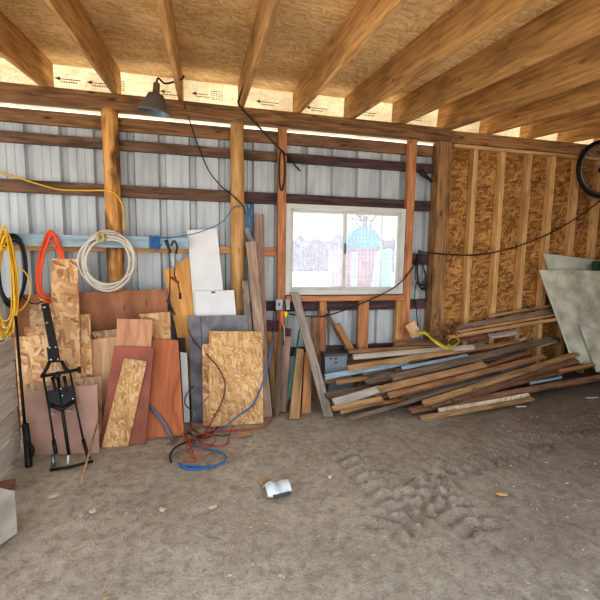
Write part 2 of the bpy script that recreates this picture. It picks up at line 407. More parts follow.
# strand board, paled as if lit, closing the outer end of the overhang, with printed grade stamps
FAS_GLOW = osb(((0.1, (226, 208, 176)), (0.4, (240, 228, 204)), (0.7, (246, 236, 216)), (0.9, (250, 244, 230))), 1.01)
_nt = FAS_GLOW.node_tree; _b = [n for n in _nt.nodes if n.type == 'BSDF_PRINCIPLED'][0]; _o = [n for n in _nt.nodes if n.type == 'OUTPUT_MATERIAL'][0]
_t = _nt.nodes.new('ShaderNodeBsdfTranslucent'); _nt.links.new(_b.inputs['Base Color'].links[0].from_socket, _t.inputs[0])
_x = _nt.nodes.new('ShaderNodeMixShader'); _x.inputs[0].default_value = .62; _nt.links.new(_b.outputs[0], _x.inputs[1]); _nt.links.new(_t.outputs[0], _x.inputs[2]); _nt.links.new(_x.outputs[0], _o.inputs[0])  # translucent mix makes the board glow as if lit from outside
fas = slab('fascia_board', FAS_GLOW, V((-4, FY, 3.09)), V((7.6, FY, 3.09)), V((7.6, FY, rz(FY) - .002)), V((-4, FY, rz(FY) - .002)), .015, horiz=True)
tag(fas, 'strand board paled as if lit, closing the roof overhang behind the plate, with printed grade stamps', 'board', kind='structure')
def stamp(px, py, w, box):
    g = []; O = P(px, py, FY - .002); sc_ = .75
    def bar(x0, z0, x1, z1): g.append(([O + V((x0, 0, z0)) * sc_, O + V((x1, 0, z0)) * sc_, O + V((x1, 0, z1)) * sc_, O + V((x0, 0, z1)) * sc_], [(0, 1, 2, 3)]))
    bar(0, -.006, w, .004); g.append(([O, O + V((.05, 0, .022)), O + V((.04, 0, 0)), O + V((.05, 0, -.022))], [(0, 1, 2, 3)]))
    for k in range(7): bar(w * .25 + k * .028, -.045, w * .25 + k * .028 + .018, -.028)
    if box:
        x = w + .05
        for q in ((x, -.06, x + .15, -.052), (x, .052, x + .15, .06), (x, -.06, x + .008, .06), (x + .142, -.06, x + .15, .06)): bar(*q)
        for j in range(3):
            for k in range(3): bar(x + .022 + k * .038, .02 - j * .03, x + .046 + k * .038, .032 - j * .03)
    joined('grade_stamp', INK, g, fas)
for q in ((55, 78, .30, False), (87, 82, .26, True), (192, 93, .22, True), (160, 91, .14, False), (256, 101, .34, False), (306, 107, .34, False), (359, 112, .28, False), (408, 117, .24, False)): stamp(*q)

# ------------------------------------------------------------------ framing (one object each)
ordn = ['first', 'second', 'third', 'fourth', 'fifth', 'sixth', 'seventh', 'eighth', 'ninth', 'tenth', 'eleventh', 'twelfth', 'thirteenth']
for k, x in enumerate(RX):
    th = .042 if k != 10 else .085
    y0, y1 = FY - .005, -3.25
    A = V((x + th / 2, y0, rz(y0) - .155)); B = V((x + th / 2, y1, rz(y1) - .155))
    o = board('rafter', W_RAFT, A, B, .29, th, V((1, 0, 0)), bow=.004)
    if k < 3: lab = ['sawn rafter farthest to the left, seen only high in the top left corner', 'sawn rafter second from the far left in the top left corner', 'sawn rafter third from the far left, just left of the rafters over the metal wall'][k]
    else:
        nth = k - 3
        names = {0: 'sawn rafter left of the round bark-stained post, first from the left wall edge', 1: 'sawn rafter directly over the round bark-stained post',
                 2: 'sawn rafter that the hanging clamp lamp is wired to', 3: 'sawn rafter over the smooth round post with a black cord on it',
                 4: 'sawn rafter over the left jamb stud of the window', 5: 'sawn rafter over the middle of the window', 6: 'sawn rafter over the right half of the window',
                 7: 'broad doubled rafter ending over the square corner post', 8: 'knotty rafter, first one right of the broad doubled rafter',
                 9: 'rafter second to the right of the broad doubled rafter', 10: 'rafter third to the right of the broad doubled rafter, above the bicycle wheel'}
        lab = names.get(nth, 'sawn rafter past the bicycle wheel, rightmost over the strand board wall')
    tag(o, lab, 'rafter', 'roof rafters')
tag(boxw('wall_plate', W_PLATE, (-3.6, -.07, 3.065), (2.80, .06, 3.205)), 'long brown timber plate the rafters rest on along the metal wall', 'beam')
tag(boxw('wall_plate', W_POST, (2.83, -.03, 3.065), (7.1, .09, 3.20)), 'timber top plate over the studs of the strand board wall', 'beam')
tag(boxw('wall_plate', W_STUD, (2.89, -.01, 3.02), (7.1, .085, 3.06)), 'thin lower plate just under the top plate of the strand board wall', 'beam')
def girt(za, zb, x0, x1, lab, mat):
    return tag(boxw('wall_girt', mat, (x0, .058, za), (x1, .1, zb)), lab, 'beam', 'horizontal girts on the metal wall')
for x0, x1, s, mt in ((-3.6, .31, 'left of the smooth round post', W_PLATE), (.315, 2.66, 'between the smooth round post and the corner post', W_BROWN)):
    girt(2.905, 3.032, x0, x1, 'topmost girt under the bright gap, ' + s, mt)
for x0, x1, s, mt in ((-3.6, .31, 'left of the smooth round post', W_GIRT), (.315, .74, 'just left of the window stud', W_GIRT), (.745, 2.34, 'over the window between its two studs', W_GIRT_BACKLIT), (2.345, 2.66, 'between window stud and corner post', W_GIRT_BACKLIT)):
    girt(2.715, 2.815, x0, x1, 'second girt from the top, ' + s, mt)
for x0, x1, s, mt in ((-3.6, .31, 'left of the smooth round post under the yellow cord', W_GIRT), (.315, .74, 'just left of the window stud', W_GIRT_BACKLIT), (.745, 2.34, 'dark, directly on top of the window', W_GIRT_BACKLIT), (2.345, 2.66, 'dark, between window stud and corner post', W_GIRT_BACKLIT)):
    girt(2.255, 2.375, x0, x1, 'third girt from the top, ' + s, mt)
girt(1.70, 1.775, -3.6, .31, 'golden girt just under the pale blue board', W_GOLD)
girt(1.68, 1.775, .315, .74, 'short reddish girt between leaning boards and window stud', W_RED)
girt(1.60, 1.735, 2.345, 2.66, 'dark girt the black cable bundle hangs on', W_GIRT_BACKLIT)
girt(1.06, 1.17, .315, .74, 'dark girt at the metal junction boxes', W_GIRT_BACKLIT)
girt(1.05, 1.17, .745, 2.34, 'dark girt right under the window sill', W_GIRT_BACKLIT)
girt(1.05, 1.17, 2.345, 2.66, 'dark girt under the hanging cable bundle', W_GIRT_BACKLIT)
girt(.52, .62, .745, 2.66, 'lowest dark girt behind the lumber pile', W_GIRT_BACKLIT)
# round posts
def logpost(x, r, mat, label, z1=3.07, rough=.006):
    vs, fs = [], []; n = 44; s = 18
    for i in range(n + 1):
        z = -.1 + (z1 + .1) * i / n
        for k in range(s):
            a = 2 * math.pi * k / s; rr = r * (1.04 - .08 * i / n) + rough * noise.noise(V((math.cos(a) * 2, math.sin(a) * 2, z * 3 + x * 9))) + .5 * rough * noise.noise(V((math.cos(a) * 5, math.sin(a) * 5, z * 9)))
            vs.append(V((z, rr * math.cos(a), rr * math.sin(a))))
    for i in range(n):
        for k in range(s): fs.append((i * s + k, i * s + (k + 1) % s, (i + 1) * s + (k + 1) % s, (i + 1) * s + k))
    fs.append(tuple(range(s))); fs.append(tuple(n * s + k for k in range(s)))
    return tag(raw('timber_post', vs, fs, mat, None, frame(V((x, -.0, 0)), V((0, 0, 1)), V((0, -1, 0))), True), label, 'post')
logpost(-.925, .078, W_LOG, 'round log post with dark bark stains behind the coiled tubing', rough=.010)
logpost(.305, .074, W_LOG2, 'smooth round timber post between white panel and window', rough=.004)
tag(boxw('timber_post', W_POST, (2.665, -.06, 0), (2.84, .09, 3.06), None, 'z'), 'square timber corner post where metal wall meets strand board wall', 'post')
tag(boxw('wall_stud', W_RED, (.745, -.02, .0), (.835, .056, 3.06), None, 'z'), 'reddish stud along the left side of the window', 'stud', 'window studs')
tag(boxw('wall_stud', W_RED, (2.295, -.02, .0), (2.395, .056, 3.06), None, 'z'), 'reddish stud along the right side of the window', 'stud', 'window studs')
for k, xc in enumerate([2.87, 3.20, 3.60, 4.0, 4.37, 4.77, 5.15, 5.55, 5.95, 6.35, 6.75]):
    lab = ['narrow stud nailed to the square corner post', 'stud in the strand board wall, first bay from the corner post', 'second stud from the corner post in the strand board wall, above the tan boards',
           'third stud from the corner post in the strand board wall', 'fourth stud from the corner post, behind the top left tip of the pale green panels', 'stud directly left of the bicycle wheel',
           'stud behind the bicycle wheel'][k] if k < 7 else 'stud of the strand board wall past the bicycle wheel'
    tag(boxw('wall_stud', W_STUD, (xc - (.02 if k else .028), .0, 0), (xc + (.045 if k else .012), .088, 3.02), None, 'z'), lab, 'stud', 'studs of the strand board wall')
# window sill framing
tag(boxw('sill_plate', W_RED, (.838, -.05, 1.175), (2.293, .10, 1.235)), 'reddish timber sill under the window', 'sill')
for x0, x1, l in ((P(319, 330, 0).x, P(326, 330, 0).x, 'short reddish cripple stud under the window, left one'), (P(358, 330, 0).x, P(368, 330, 0).x, 'short cripple stud under the middle of the window'),
                  (P(395.5, 330).x, P(401.5, 330).x, 'short light cripple stud under the right end of the window sill')):
    tag(boxw('cripple_stud', W_RED if x0 < 2 else W_GOLD, (x0, -.01, 0), (x1, .056, 1.173), None, 'z'), l, 'stud', 'cripple studs under the window')

# ------------------------------------------------------------------ window
win = empty('window_1', V((1.6, .05, 1.26)), kind='structure'); tag(win, 'white vinyl two-pane sliding window with wire mesh outside', 'window')
def rectframe(name, x0, x1, z0, z1, w, y0, y1, mat, parent):
    g = [bgeo((x0, y0, z0), (x1, y1, z0 + w)), bgeo((x0, y0, z1 - w), (x1, y1, z1)), bgeo((x0, y0, z0 + w), (x0 + w, y1, z1 - w)), bgeo((x1 - w, y0, z0 + w), (x1, y1, z1 - w))]
    return joined(name, mat, g, parent)
rectframe('window_frame', .838, 2.293, 1.245, 2.262, .055, -.005, .13, VINYL, win)
XM = P(344, 250, .06).x
m, nt, b = newmat('hazed_window_glass'); nt.nodes.remove(b); o_ = nt.nodes['Material Output']
tr = nd(nt, 'ShaderNodeBsdfTransparent'); tl = nd(nt, 'ShaderNodeBsdfTranslucent'); tl.inputs[0].default_value = (.9, .95, 1, 1); gl = nd(nt, 'ShaderNodeBsdfGlossy'); gl.inputs['Roughness'].default_value = 0.02
m1 = nd(nt, 'ShaderNodeMixShader'); m1.inputs[0].default_value = .10; nt.links.new(tr.outputs[0], m1.inputs[1]); nt.links.new(tl.outputs[0], m1.inputs[2])  # translucent share paints a bright washed-out haze into the pane
m2 = nd(nt, 'ShaderNodeMixShader'); m2.inputs[0].default_value = .04; nt.links.new(m1.outputs[0], m2.inputs[1]); nt.links.new(gl.outputs[0], m2.inputs[2]); nt.links.new(m2.outputs[0], o_.inputs[0])
GLASS = m
for (x0, x1, y) in ((.90, XM + .03, .07), (XM - .03, 2.24, .035)):
    s = rectframe('sash', x0, x1, 1.30, 2.207, .035, y - .012, y + .012, VINYL, win)
    joined('pane', GLASS, [bgeo((x0 + .03, y - .002, 1.33), (x1 - .03, y + .002, 2.178))], s)
joined('latch', GREYC, [bgeo((XM - .012, .0, 1.72), (XM + .008, .03, 1.84))], win)
joined('screen_bar', VINYL, [bgeo((P(380, 250, .09).x, .09, 1.30), (P(382.5, 250, .09).x, .1, 2.21))], win)
g = []; x = .9
while x < 2.25: g.append(bgeo((x - .0024, .150, 1.28), (x + .0024, .153, 2.23))); x += .046
z = 1.3
while z < 2.22: g.append(bgeo((.88, .153, z - .0024), (2.26, .156, z + .0024))); z += .046
joined('wire_mesh', plain((84, 90, 96), .5, .2), g, win)
# things outside the window, overexposed
hut = empty('garden_hut', V((P(360, 262, 7).x, 7, -.15)), 'red hut with a rounded blue roof seen through the right window pane', 'hut')
def outbox(name, mat, px0, px1, py0, py1, Y, D, par):
    a = P(px0, py1, Y); b2 = P(px1, py0, Y); return joined(name, mat, [bgeo((a.x, Y, -.15 if 'pipe' not in name else a.z), (b2.x, Y + D, b2.z))], par)
outbox('wall', plain((150, 108, 120), .7), 346, 377, 248, 300, 7, .4, hut)
outbox('door', plain((150, 170, 180), .7), 350, 358, 252, 300, 6.95, .05, hut)
a = P(346, 248, 7); b2 = P(379, 248, 7); top = P(362, 227, 7).z; vs = []; fs = []; n = 14
for yy in (6.85, 7.5):
    for k in range(n + 1):
        an = math.pi * k / n; vs.append(V(((a.x + b2.x) / 2 - (b2.x - a.x) / 2 * math.cos(an), yy, a.z + (top - a.z) * math.sin(an) ** .7)))
for k in range(n): fs.append((k, k + 1, n + 2 + k, n + 1 + k))
fs += [tuple(range(n + 1)), tuple(n + 1 + k for k in range(n + 1))]
raw('roof', vs, fs, plain((70, 128, 196), .6), hut)
ta, tb, tc_ = P(371, 286, 6.2), P(392, 286, 6.2), P(381, 252, 6.2); ta.z = tb.z = -.15
vs = [ta, tb, P(392, 249, 6.2), tc_] ; vs = vs + [v + V((0, .3, 0)) for v in vs]
raw('tarp_heap', [v - ta for v in vs], BOXF, plain((120, 186, 200), .6), None, Matrix.Translation(ta)); tag(bpy.data.objects['tarp_heap'], 'pale cyan slanted cover outside behind the right window pane', 'tarp')
rt = random.Random(5); vs, fs = [], []; n = 60
for k in range(n + 1):
    x = -10 + 60 * k / n; h = 3.6 + rt.uniform(0, 1.3) + .8 * noise.noise(V((x * .2, 0, 0))); vs += [V((x, 45, -.15)), V((x, 45, h)), V((x, 47, -.15)), V((x, 47, h * .9))]
for k in range(n): b = 4 * k; fs += [(b, b + 4, b + 5, b + 1), (b + 1, b + 5, b + 7, b + 3), (b + 3, b + 7, b + 6, b + 2)]
tag(raw('haze_backdrop', vs, fs, plain((112, 108, 122), .9, dirt=.3, scale=1.5)), 'added hazy backdrop across the bottom of the window', 'backdrop', kind='stuff')  # made-up backdrop that dims the view so the wire mesh shows
bar = empty('barn', V((P(336, 262, 11).x, 11, -.15)), 'faint reddish barn seen through the left window pane', 'barn')
outbox('wall', plain((160, 130, 142), .8), 330, 344, 250, 300, 11, .3, bar); outbox('vent_pipe', plain((140, 140, 150), .8), 334.2, 335.4, 245, 251, 11.5, .1, bar)
tw_ = empty('bare_tree', V((P(365, 230, 14).x, 14, -.15)), 'bare tree branches high in the right window pane', 'tree')
tp = P(365, 216, 14); tv, tf = tubegeo([V((tp.x, 14, -.15)), V((tp.x, 14, tp.z))], .12)
rnd = random.Random(4)
for k in range(34):
    a0 = V((tp.x + rnd.uniform(-.3, .3), 14, tp.z + rnd.uniform(-1.0, .8))); d = V((rnd.uniform(-1, 1), rnd.uniform(-.5, .5), rnd.uniform(-.1, .8))).normalized() * rnd.uniform(.4, 1.3)
    tubegeo([a0, a0 + d * .5 + V((0, 0, .06)), a0 + d], .05, 5, tv, tf, r2=.015)
raw('trunk', [v - V((tp.x, 14, -.15)) for v in tv], tf, plain((90, 88, 96), .9), tw_, Matrix.Translation((tp.x, 14, -.15)))

# ------------------------------------------------------------------ leaning sheets, left group
class PN(PM):
    def __init__(s, A, n): s.A = A; s.n = n.normalized()
def sheet(name, mat, label, cat, pm, bl, br, tr_, tl, t=.012):
    """front face on the plane pm; bottom corners where the plane meets the dirt in columns bl, br; top corners seen at tr_, tl"""
    def foot(px):
        lo, hi = 300, 620
        for _ in range(40):
            m = (lo + hi) / 2; q = pm.at(px, m)
            if q.z > gz(q.x, q.y) - .004: lo = m
            else: hi = m
        return pm.at(px, m)
    return tag(slab(name, mat, foot(bl), foot(br), pm.at(*tr_), pm.at(*tl), t), label, cat)
def nrm(yaw, lean): return V((-math.sin(math.radians(yaw)), -math.cos(math.radians(yaw)), lean)).normalized()
# rearmost wide sheet
sheet('hardboard_sheet', HB_BROWN, 'wide dark brown hardboard sheet at the back behind the coiled tubing', 'board', PN(V((-1.2, -.175, 0)), nrm(0, .04)), 16, 165, (168, 289), (13, 295))
# left stack: parallel sheets, Y of the foot at x=-1.2
NL = nrm(8, .27)
def L(y): return PN(V((-1.2, y, 0)), NL)
sheet('strand_board', OSB_GREY, 'back left strand board behind the black tow bar shank', 'board', L(-.52), 33, 56, (53, 303), (29, 303))
sheet('strand_board', OSB_TAN, 'middle one of the three stepped strand boards behind the black tow bar', 'board', L(-.555), 29, 62, (55, 325), (24, 327))
sheet('strand_board', OSB_TAN, 'lowest and frontmost of the three stepped strand boards behind the black tow bar', 'board', L(-.59), 22, 60, (52, 334), (15, 337))
sheet('strand_board', OSB_GREY, 'low strand board sliver showing above the pale plywood piece', 'board', L(-.53), 90, 118, (117, 329), (90, 332))
sheet('plywood_sheet', PLY, 'pale plywood piece between strand boards and the brick red sheet', 'board', L(-.57), 91, 122, (120, 336), (89.5, 340))
sheet('strand_board', OSB_TAN, 'narrow strand board offcut right of the tallest strip', 'board', L(-.60), 79, 95, (90, 314), (76, 314))
sheet('strand_board', OSB_TAN, 'tall narrow strand board strip rising past the orange cord', 'board', L(-.625), 50, 83, (77.6, 259), (51.5, 258.5))
sheet('strand_board', OSB_GREY, 'strand board just behind the top edge of the pinkish brown sheet', 'board', L(-.69), 27, 102, (101.6, 376), (25, 384))
pink = PN(G(60, 454), NL)
sheet('hardboard_sheet', HB_PINK, 'large pinkish brown sheet behind the lower half of the black tow bar', 'board', pink, 24, 99, (97, 384), (21, 393))
sheet('weathered_board', W_GREY, 'grey weathered board standing at the far left under the yellow cord', 'board', L(-.45), 6, 19, (11, 297), (1, 298), .02)
sheet('thin_lath', W_GOLD, 'thin tan lath right of the grey board at the far left', 'board', L(-.50), 22, 24, (11.8, 298), (10.4, 298), .02)
# middle stack
NM = nrm(5, .27); pred = PN(G(120, 445), NM); pdoor = PN(G(163, 437), NM)
def MM(pl, back): return PN(pl.A - pl.n * back, pl.n)
sheet('strand_board', OSB_TAN, 'small strand board offcut to the right of the pinkish plywood square', 'board', MM(pdoor, .06), 142, 174, (170, 311.5), (139, 314))
sheet('plywood_door', DOOR, 'smooth orange-brown door panel between the red sheet and the narrow white strip', 'panel', pdoor, 145, 184, (178, 340), (152, 339.5), .03)
sheet('plywood_sheet', PLY_PINK, 'rough pinkish plywood square peeking out above the red sheet', 'board', MM(pred, .03), 112, 146, (152.6, 319.6), (117, 318.5))
sheet('red_sheet', HB_RED, 'brick red sheet behind the slanted strand board strip', 'board', pred, 98, 145.5, (154, 347), (114, 346), .016)
sheet('strand_board', OSB_LT, 'slanted light strand board strip leaning in front of the brick red sheet', 'board', MM(pred, -.024), 101, 128, (147, 361), (124, 358), .018)
# stack under the white panels
NR = nrm(3, .15); pw = PN(G(187, 420), NR); pg_ = PN(G(196, 421.5), NR); pbo = PN(G(236, 425), NR)
sheet('plywood_sheet', PLY_GOLD, 'tall golden plywood offcut with black test leads hanging over it', 'board', MM(pg_, .115), 195, 236, (192, 255), (163, 271))
sheet('black_sheet', BLACK, 'black board edge between the orange-brown door panel and the narrow white strip', 'board', MM(pg_, .05), 181, 189, (185, 338), (176, 338))
sheet('white_strip', WHITE, 'narrow white strip standing beside the grey painted sheet', 'panel', MM(pg_, -.002), 184, 190, (187, 353), (180, 352))
sheet('white_sheet', WHITE, 'tall narrow white panel, the upper white one beside the golden plywood', 'panel', MM(pg_, .085), 203, 236, (217, 228.5), (187, 230))
pmw = MM(pg_, .055); o = sheet('white_sheet', WHITE, 'short white panel with a small notch on top, in front of the tall white panel', 'panel', pmw, 205, 246, (234, 290), (194, 291))
raw('notch', [pmw.at(x, y, .002) for x, y in ((211, 291.6), (215.5, 291.4), (215, 293), (211.6, 293.2))], [(0, 1, 2, 3)], INK, o)
pmg = pg_; o = sheet('painted_sheet', GREYP, 'weathered grey painted sheet behind the large light strand board', 'board', pmg, 192, 256, (247, 315), (188, 316), .018)
raw('seam', [pmg.at(x, y, .0015) for x, y in ((200, 317), (201, 317), (206, 420), (205, 420))], [(0, 1, 2, 3)], plain((84, 84, 90), .8), o)
sheet('strand_board', OSB_TAN, 'strand board strip showing along the left edge of the large light strand board', 'board', MM(pbo, .016), 203, 245, (238, 343), (202, 344))
sheet('strand_board', OSB_LT, 'large light strand board sheet, the frontmost below the white panels', 'board', pbo, 209, 263.5, (262.5, 331.5), (209, 331))

# left plank partition running towards the camera
ptn = empty('plank_partition', V((-1.5, -1.0, 0)), 'low partition of grey horizontal boards at the left edge', 'partition')
e1 = G(19, 453); e0 = G(-60, 545)
d = (e0 - e1).normalized(); up = P(12, 337, e1.y + .05) - e1; H = up.length; up.normalize(); nn = d.cross(up)
if nn.x < 0: nn = -nn
for k in range(5):
    h = H / 5; c = e1 + up * (h * (k + .5))
    board('plank', W_GREY2, c - d * random.uniform(-.01, .01), c + d * .9, h - .016, .03, nn, ptn, bow=.002)
for s in (.12, .8): board('batten', W_GREY, e1 + d * s - nn * .04, e1 + d * s - nn * .04 + up * H, .09, .035, nn, ptn)
# stacked blocks at lower left
BR = G(18, 533); BL = BR + (G(-60, 588) - BR).normalized() * .7; up = V((0, 0, .27))
tag(slab('timber_block', plain((196, 190, 176), .8, dirt=.2), BL, BR, BR + up, BL + up, .2, None, True), 'pale squared block lying at the bottom left corner', 'block')
A = G(15, 489); tag(board('plank_offcut', W_BROWN, A + V((-.02, 0, .02)), A + V((-.9, -.10, .03)), .16, .035, V((0, 0, 1)), bow=.002), 'brown plank offcut on the dirt under the grey partition', 'board')

# black pole with bent handle beside the partition
pol = empty('black_pole', G(25, 466), 'thin black pole with a bent lower handle beside the grey partition', 'pole')
tube('pole', BLACKM, [P(15.5, 316, -.55), P(25, 428, -.85)], .011, pol, sub=1)
tube('lower_sleeve', BLACKM, [P(25, 424, -.85), P(27, 440, -.87), G(29, 467)], .026, pol)
tube('handle', BLACKM, [P(27, 443, -.9), P(31, 446, -.93), P(33, 450, -.95), P(31, 456, -.95), P(26, 462, -.93)], .014, pol)

# ------------------------------------------------------------------ tow bar
tow = empty('tow_bar', G(68, 466), 'black steel tow bar frame with bolts standing against the pinkish brown sheet', 'tow bar')
tp_ = PM(G(53, 468), G(88, 461), P(45, 303, -.40)); T = tp_.at
def tbar(name, pts, r, mat=BLACKM, parent=tow, sides=6, off=0.0): return tube(name, mat, [T(x, y, off) for x, y in pts], r, parent, sides, sub=1)
def tplate(name, pts, t, mat=BLACKM, parent=tow, off=0.0):
    f = [T(x, y, off) for x, y in pts]; nz = tp_.n; vs = f + [p - nz * t for p in f]; o = sum(f, V()) / 4
    k = raw(name, [v - o for v in vs], BOXF, mat, parent, Matrix.Translation(o)); bv = k.modifiers.new('edge', 'BEVEL'); bv.width = .004; return k
sh = tplate('shank', [(49.5, 351), (58.5, 350), (48.5, 302.5), (41, 304)], .05)
cl = tplate('collar', [(48, 361), (60, 360), (57.5, 346), (46.5, 347)], .07, off=.012)
def bolt(x, y, par, off=.0, r=.011): lathe('bolt', CHROME, T(x, y, off), tp_.n, [(r, 0), (r, .008), (r * .6, .014)], par, 8, False)
bolt(45, 307.5, sh); bolt(47.5, 323, sh); bolt(50, 347.8, cl, .012); bolt(55.7, 347.5, cl, .012); bolt(51.3, 360, cl, .012); bolt(58, 359.5, cl, .012)
tbar('brass_hook', [(40, 297), (42, 300), (44, 301), (45.5, 299)], .008, BRASS)
tbar('arm', [(50, 361), (46.5, 369), (42, 376)], .014); tbar('arm', [(61.5, 361), (65, 368), (71, 373)], .014)
cb = tbar('cross_bar', [(40.5, 376.5), (55, 374), (79, 369.5)], .016); tbar('grip', [(79, 367), (79.6, 373)], .014, parent=cb)
lathe('coupler', BLACKM, T(57, 376, -.02), tp_.n, [(.02, 0), (.029, .008), (.029, .03), (.02, .04)], tow, 14)
lathe('ring', CHROME, T(56, 369, .0), tp_.n, [(.020, 0), (.026, 0), (.026, .012), (.020, .012)], tow, 14, closed=True)
l1 = tbar('rod', [(43.5, 377), (49, 408), (54, 442)], .008); tbar('lower_tube', [(53.6, 440), (56, 454)], .015, parent=l1); tbar('foot', [(53, 454), (53.2, 467)], .017, GALV, l1)
l2 = tbar('rod', [(70.5, 374), (76, 405), (83.5, 441)], .008); tbar('lower_tube', [(83, 439), (87, 453), (89, 459)], .014, parent=l2)
l3 = tbar('center_bar', [(58, 378), (62, 408), (69, 455)], .013); tbar('tip', [(68.3, 455), (67.8, 464)], .009, WHITE, l3)
tbar('link', [(64, 376), (67, 392)], .012); tbar('link', [(52, 377), (56, 392)], .012); tbar('lower_bar', [(50, 404), (62, 410), (74, 401)], .020)
tplate('plate', [(49.5, 408), (76, 402), (73, 385), (46.5, 391)], .03, off=.01)
for hx, hy in ((53, 410), (69, 407)): tbar('chain_hook', [(hx - 4, hy - 4), (hx - 3, hy + 4), (hx + 1, hy + 5), (hx + 3, hy + 1)], .006, STEEL)
bolt(61, 389, tow, .012, .007); bolt(62.5, 396, tow, .012, .007); bolt(73, 399, tow, .012, .008)
tag(tube('wooden_stick', W_TAN, [G(78, 494), P(101.5, 408, -.66)], .009, sub=1, r2=.006), 'thin pale stick leaning in front of the pinkish brown sheet', 'stick')
tag(tube('ground_rod', BLACKM, [G(50, 470, .012), G(70, 467, .012), G(93, 461, .012)], .012, sub=1), 'dark bar lying on the dirt across the feet of the tow bar', 'bar')

# ------------------------------------------------------------------ boards beside the window
sheet('weathered_board', W_WEATH, 'tall weathered board leaning on the smooth round post', 'board', PN(V((.4, -.40, 0)), nrm(0, .14)), 262, 272.5, (255.6, 240.6), (246, 242), .025)
sheet('weathered_board', W_FENCE, 'tallest weathered board, behind the one leaning on the smooth round post', 'board', PN(V((.4, -.32, 0)), nrm(0, .14)), 259, 269, (263.6, 214), (254, 214), .025)
sheet('weathered_board', W_GREY, 'short grey weathered board just right of the smooth round post base', 'board', PN(V((.4, -.36, 0)), nrm(0, .14)), 251, 259, (248.5, 280), (242, 281), .025)
def picket(lab, tl, tr_, bl, br, yt, mat, tip=None):
    r = empty('fence_picket', G(*bl), lab, 'board', 'fence pickets left of the window'); BL, BR = G(*bl), G(*br); TL = P(tl[0], tl[1], yt); pm = PM(BL, BR, TL); TR = pm.at(*tr_)
    k = tip if tip else 0; ml, mr = TL.lerp(BL, k), TR.lerp(BR, k)
    slab('shaft', mat, BL, BR, mr, ml, .02, r)
    if tip: slab('painted_tip', W_MAROON, ml, mr, TR, TL, .02, r)
picket('narrow dark-tipped picket beside the tall weathered board', (265, 320), (271.5, 320), (272, 409), (277, 409), -.02, W_TAN, .13)
picket('orange-toned picket with maroon tip, second from the tall weathered board', (272.5, 321), (279, 321), (271, 403), (277, 403), -.03, W_ORNG, .13)
picket('dark grey narrow picket in front of the orange-toned picket', (279, 331), (284, 331), (273.5, 416), (279.5, 416), -.15, W_DARK)
picket('greyish picket with maroon tip, closest to the green pole', (284.5, 328), (291.5, 328.5), (277.5, 412), (286, 412), -.08, W_FENCE, .10)
tag(tube('green_pole', GREEN, [P(287, 403, -.42), P(299.5, 330, -.05)], .009, sub=1), 'thin green pole leaning between pickets and short timbers', 'pole')
def post2(lab, tl, tr_, bl, br, yt, mat, t=.05): 
    BL, BR = G(*bl), G(*br); TL = P(tl[0], tl[1], yt); pm = PM(BL, BR, TL); return tag(slab('timber_offcut', mat, BL, BR, pm.at(*tr_), TL, t), lab, 'timber')
post2('short tan timber offcut standing left of the slanted grey board', (297, 348), (304, 349), (289, 419), (299.5, 419), -.22, W_TAN)
post2('short orange timber offcut standing between the tan offcut and the slanted grey board', (305, 352), (311, 352), (301.5, 414), (311, 413), -.24, W_ORNG)
post2('brown rough board behind the slanted grey board under the window', (311, 315), (319.5, 316), (313, 400), (322, 400), -.06, W_BROWN, .02)
post2('long grey board slanted against the left end of the window sill', (290.5, 292), (298.5, 292), (324.5, 417), (333.5, 416.5), -.075, W_GREY, .028)
tag(board('lumber_board', W_DARK, P(327, 314, -.04), HP(352, 357, .02), .05, .03, V((-.5, -1, .3))), 'dark narrow board sloping down under the window onto the pile', 'board')
tag(board('lumber_board', W_ORNG, P(337, 324, -.08), HP(353, 353, .05), .07, .03, V((-.3, -1, .3))), 'short orange-brown board sloping beside the dark narrow one under the window', 'board')
cr = empty('plastic_crate', P(336, 366, -.12), 'grey plastic crate with dark handle holes behind the lumber pile', 'crate')
a, b2 = P(325, 372, -.16), P(347, 356, -.16)
joined('body', plain((146, 158, 168), .5), [bgeo((a.x, -.16, a.z - .12), (b2.x, -.03, b2.z))], cr)
a, b2 = P(324, 357, -.175), P(348, 353.5, -.175); joined('rim', plain((86, 88, 92), .6), [bgeo((a.x, -.175, a.z), (b2.x, -.03, b2.z))], cr)  # rim coloured dark to stand in for the shadow under the girt
for q in ((331, 358.8), (335.8, 358.6), (336, 362.5)): a = P(q[0] - 1.3, q[1] + .7, -.163); b2 = P(q[0] + 1.3, q[1] - .7, -.163); joined('handle_hole', BLACK, [bgeo((a.x, -.163, a.z), (b2.x, -.158, b2.z))], cr)

# ------------------------------------------------------------------ lumber pile
NUP = V((0, -.42, .9))
from mathutils.bvhtree import BVHTree
def bvh_of(o):
    M = WM(o); return BVHTree.FromPolygons([M @ v.co for v in o.data.vertices], [tuple(p.vertices) for p in o.data.polygons])
PILE = [bvh_of(o) for o in C.objects if o.type == 'MESH' and o.name.startswith(('wall_stud', 'cripple_stud', 'timber_post', 'wall_girt', 'lumber_board', 'timber_offcut', 'body', 'rim'))]
def lum(lab, p1, p2, w, mat, off=0.0, t=.035, must=True):
    st = random.getstate()
    for k in range(36):
        A, B = HP(*p1, off), HP(*p2, off); random.setstate(st)
        o = board('lumber_board', mat, A - HN * t * .5, B - HN * t * .5, w, t, NUP + V((random.uniform(-.05, .05), random.uniform(-.06, .06), 0)), bow=.005)
        q = bvh_of(o)
        if not any(q.overlap(z) for z in PILE): break
        if k < 35: 
            me = o.data; bpy.data.objects.remove(o); bpy.data.meshes.remove(me); off += .01
            if not must and k > 8: return None
    PILE.append(q); return tag(o, lab, 'board', 'boards in the lumber pile')
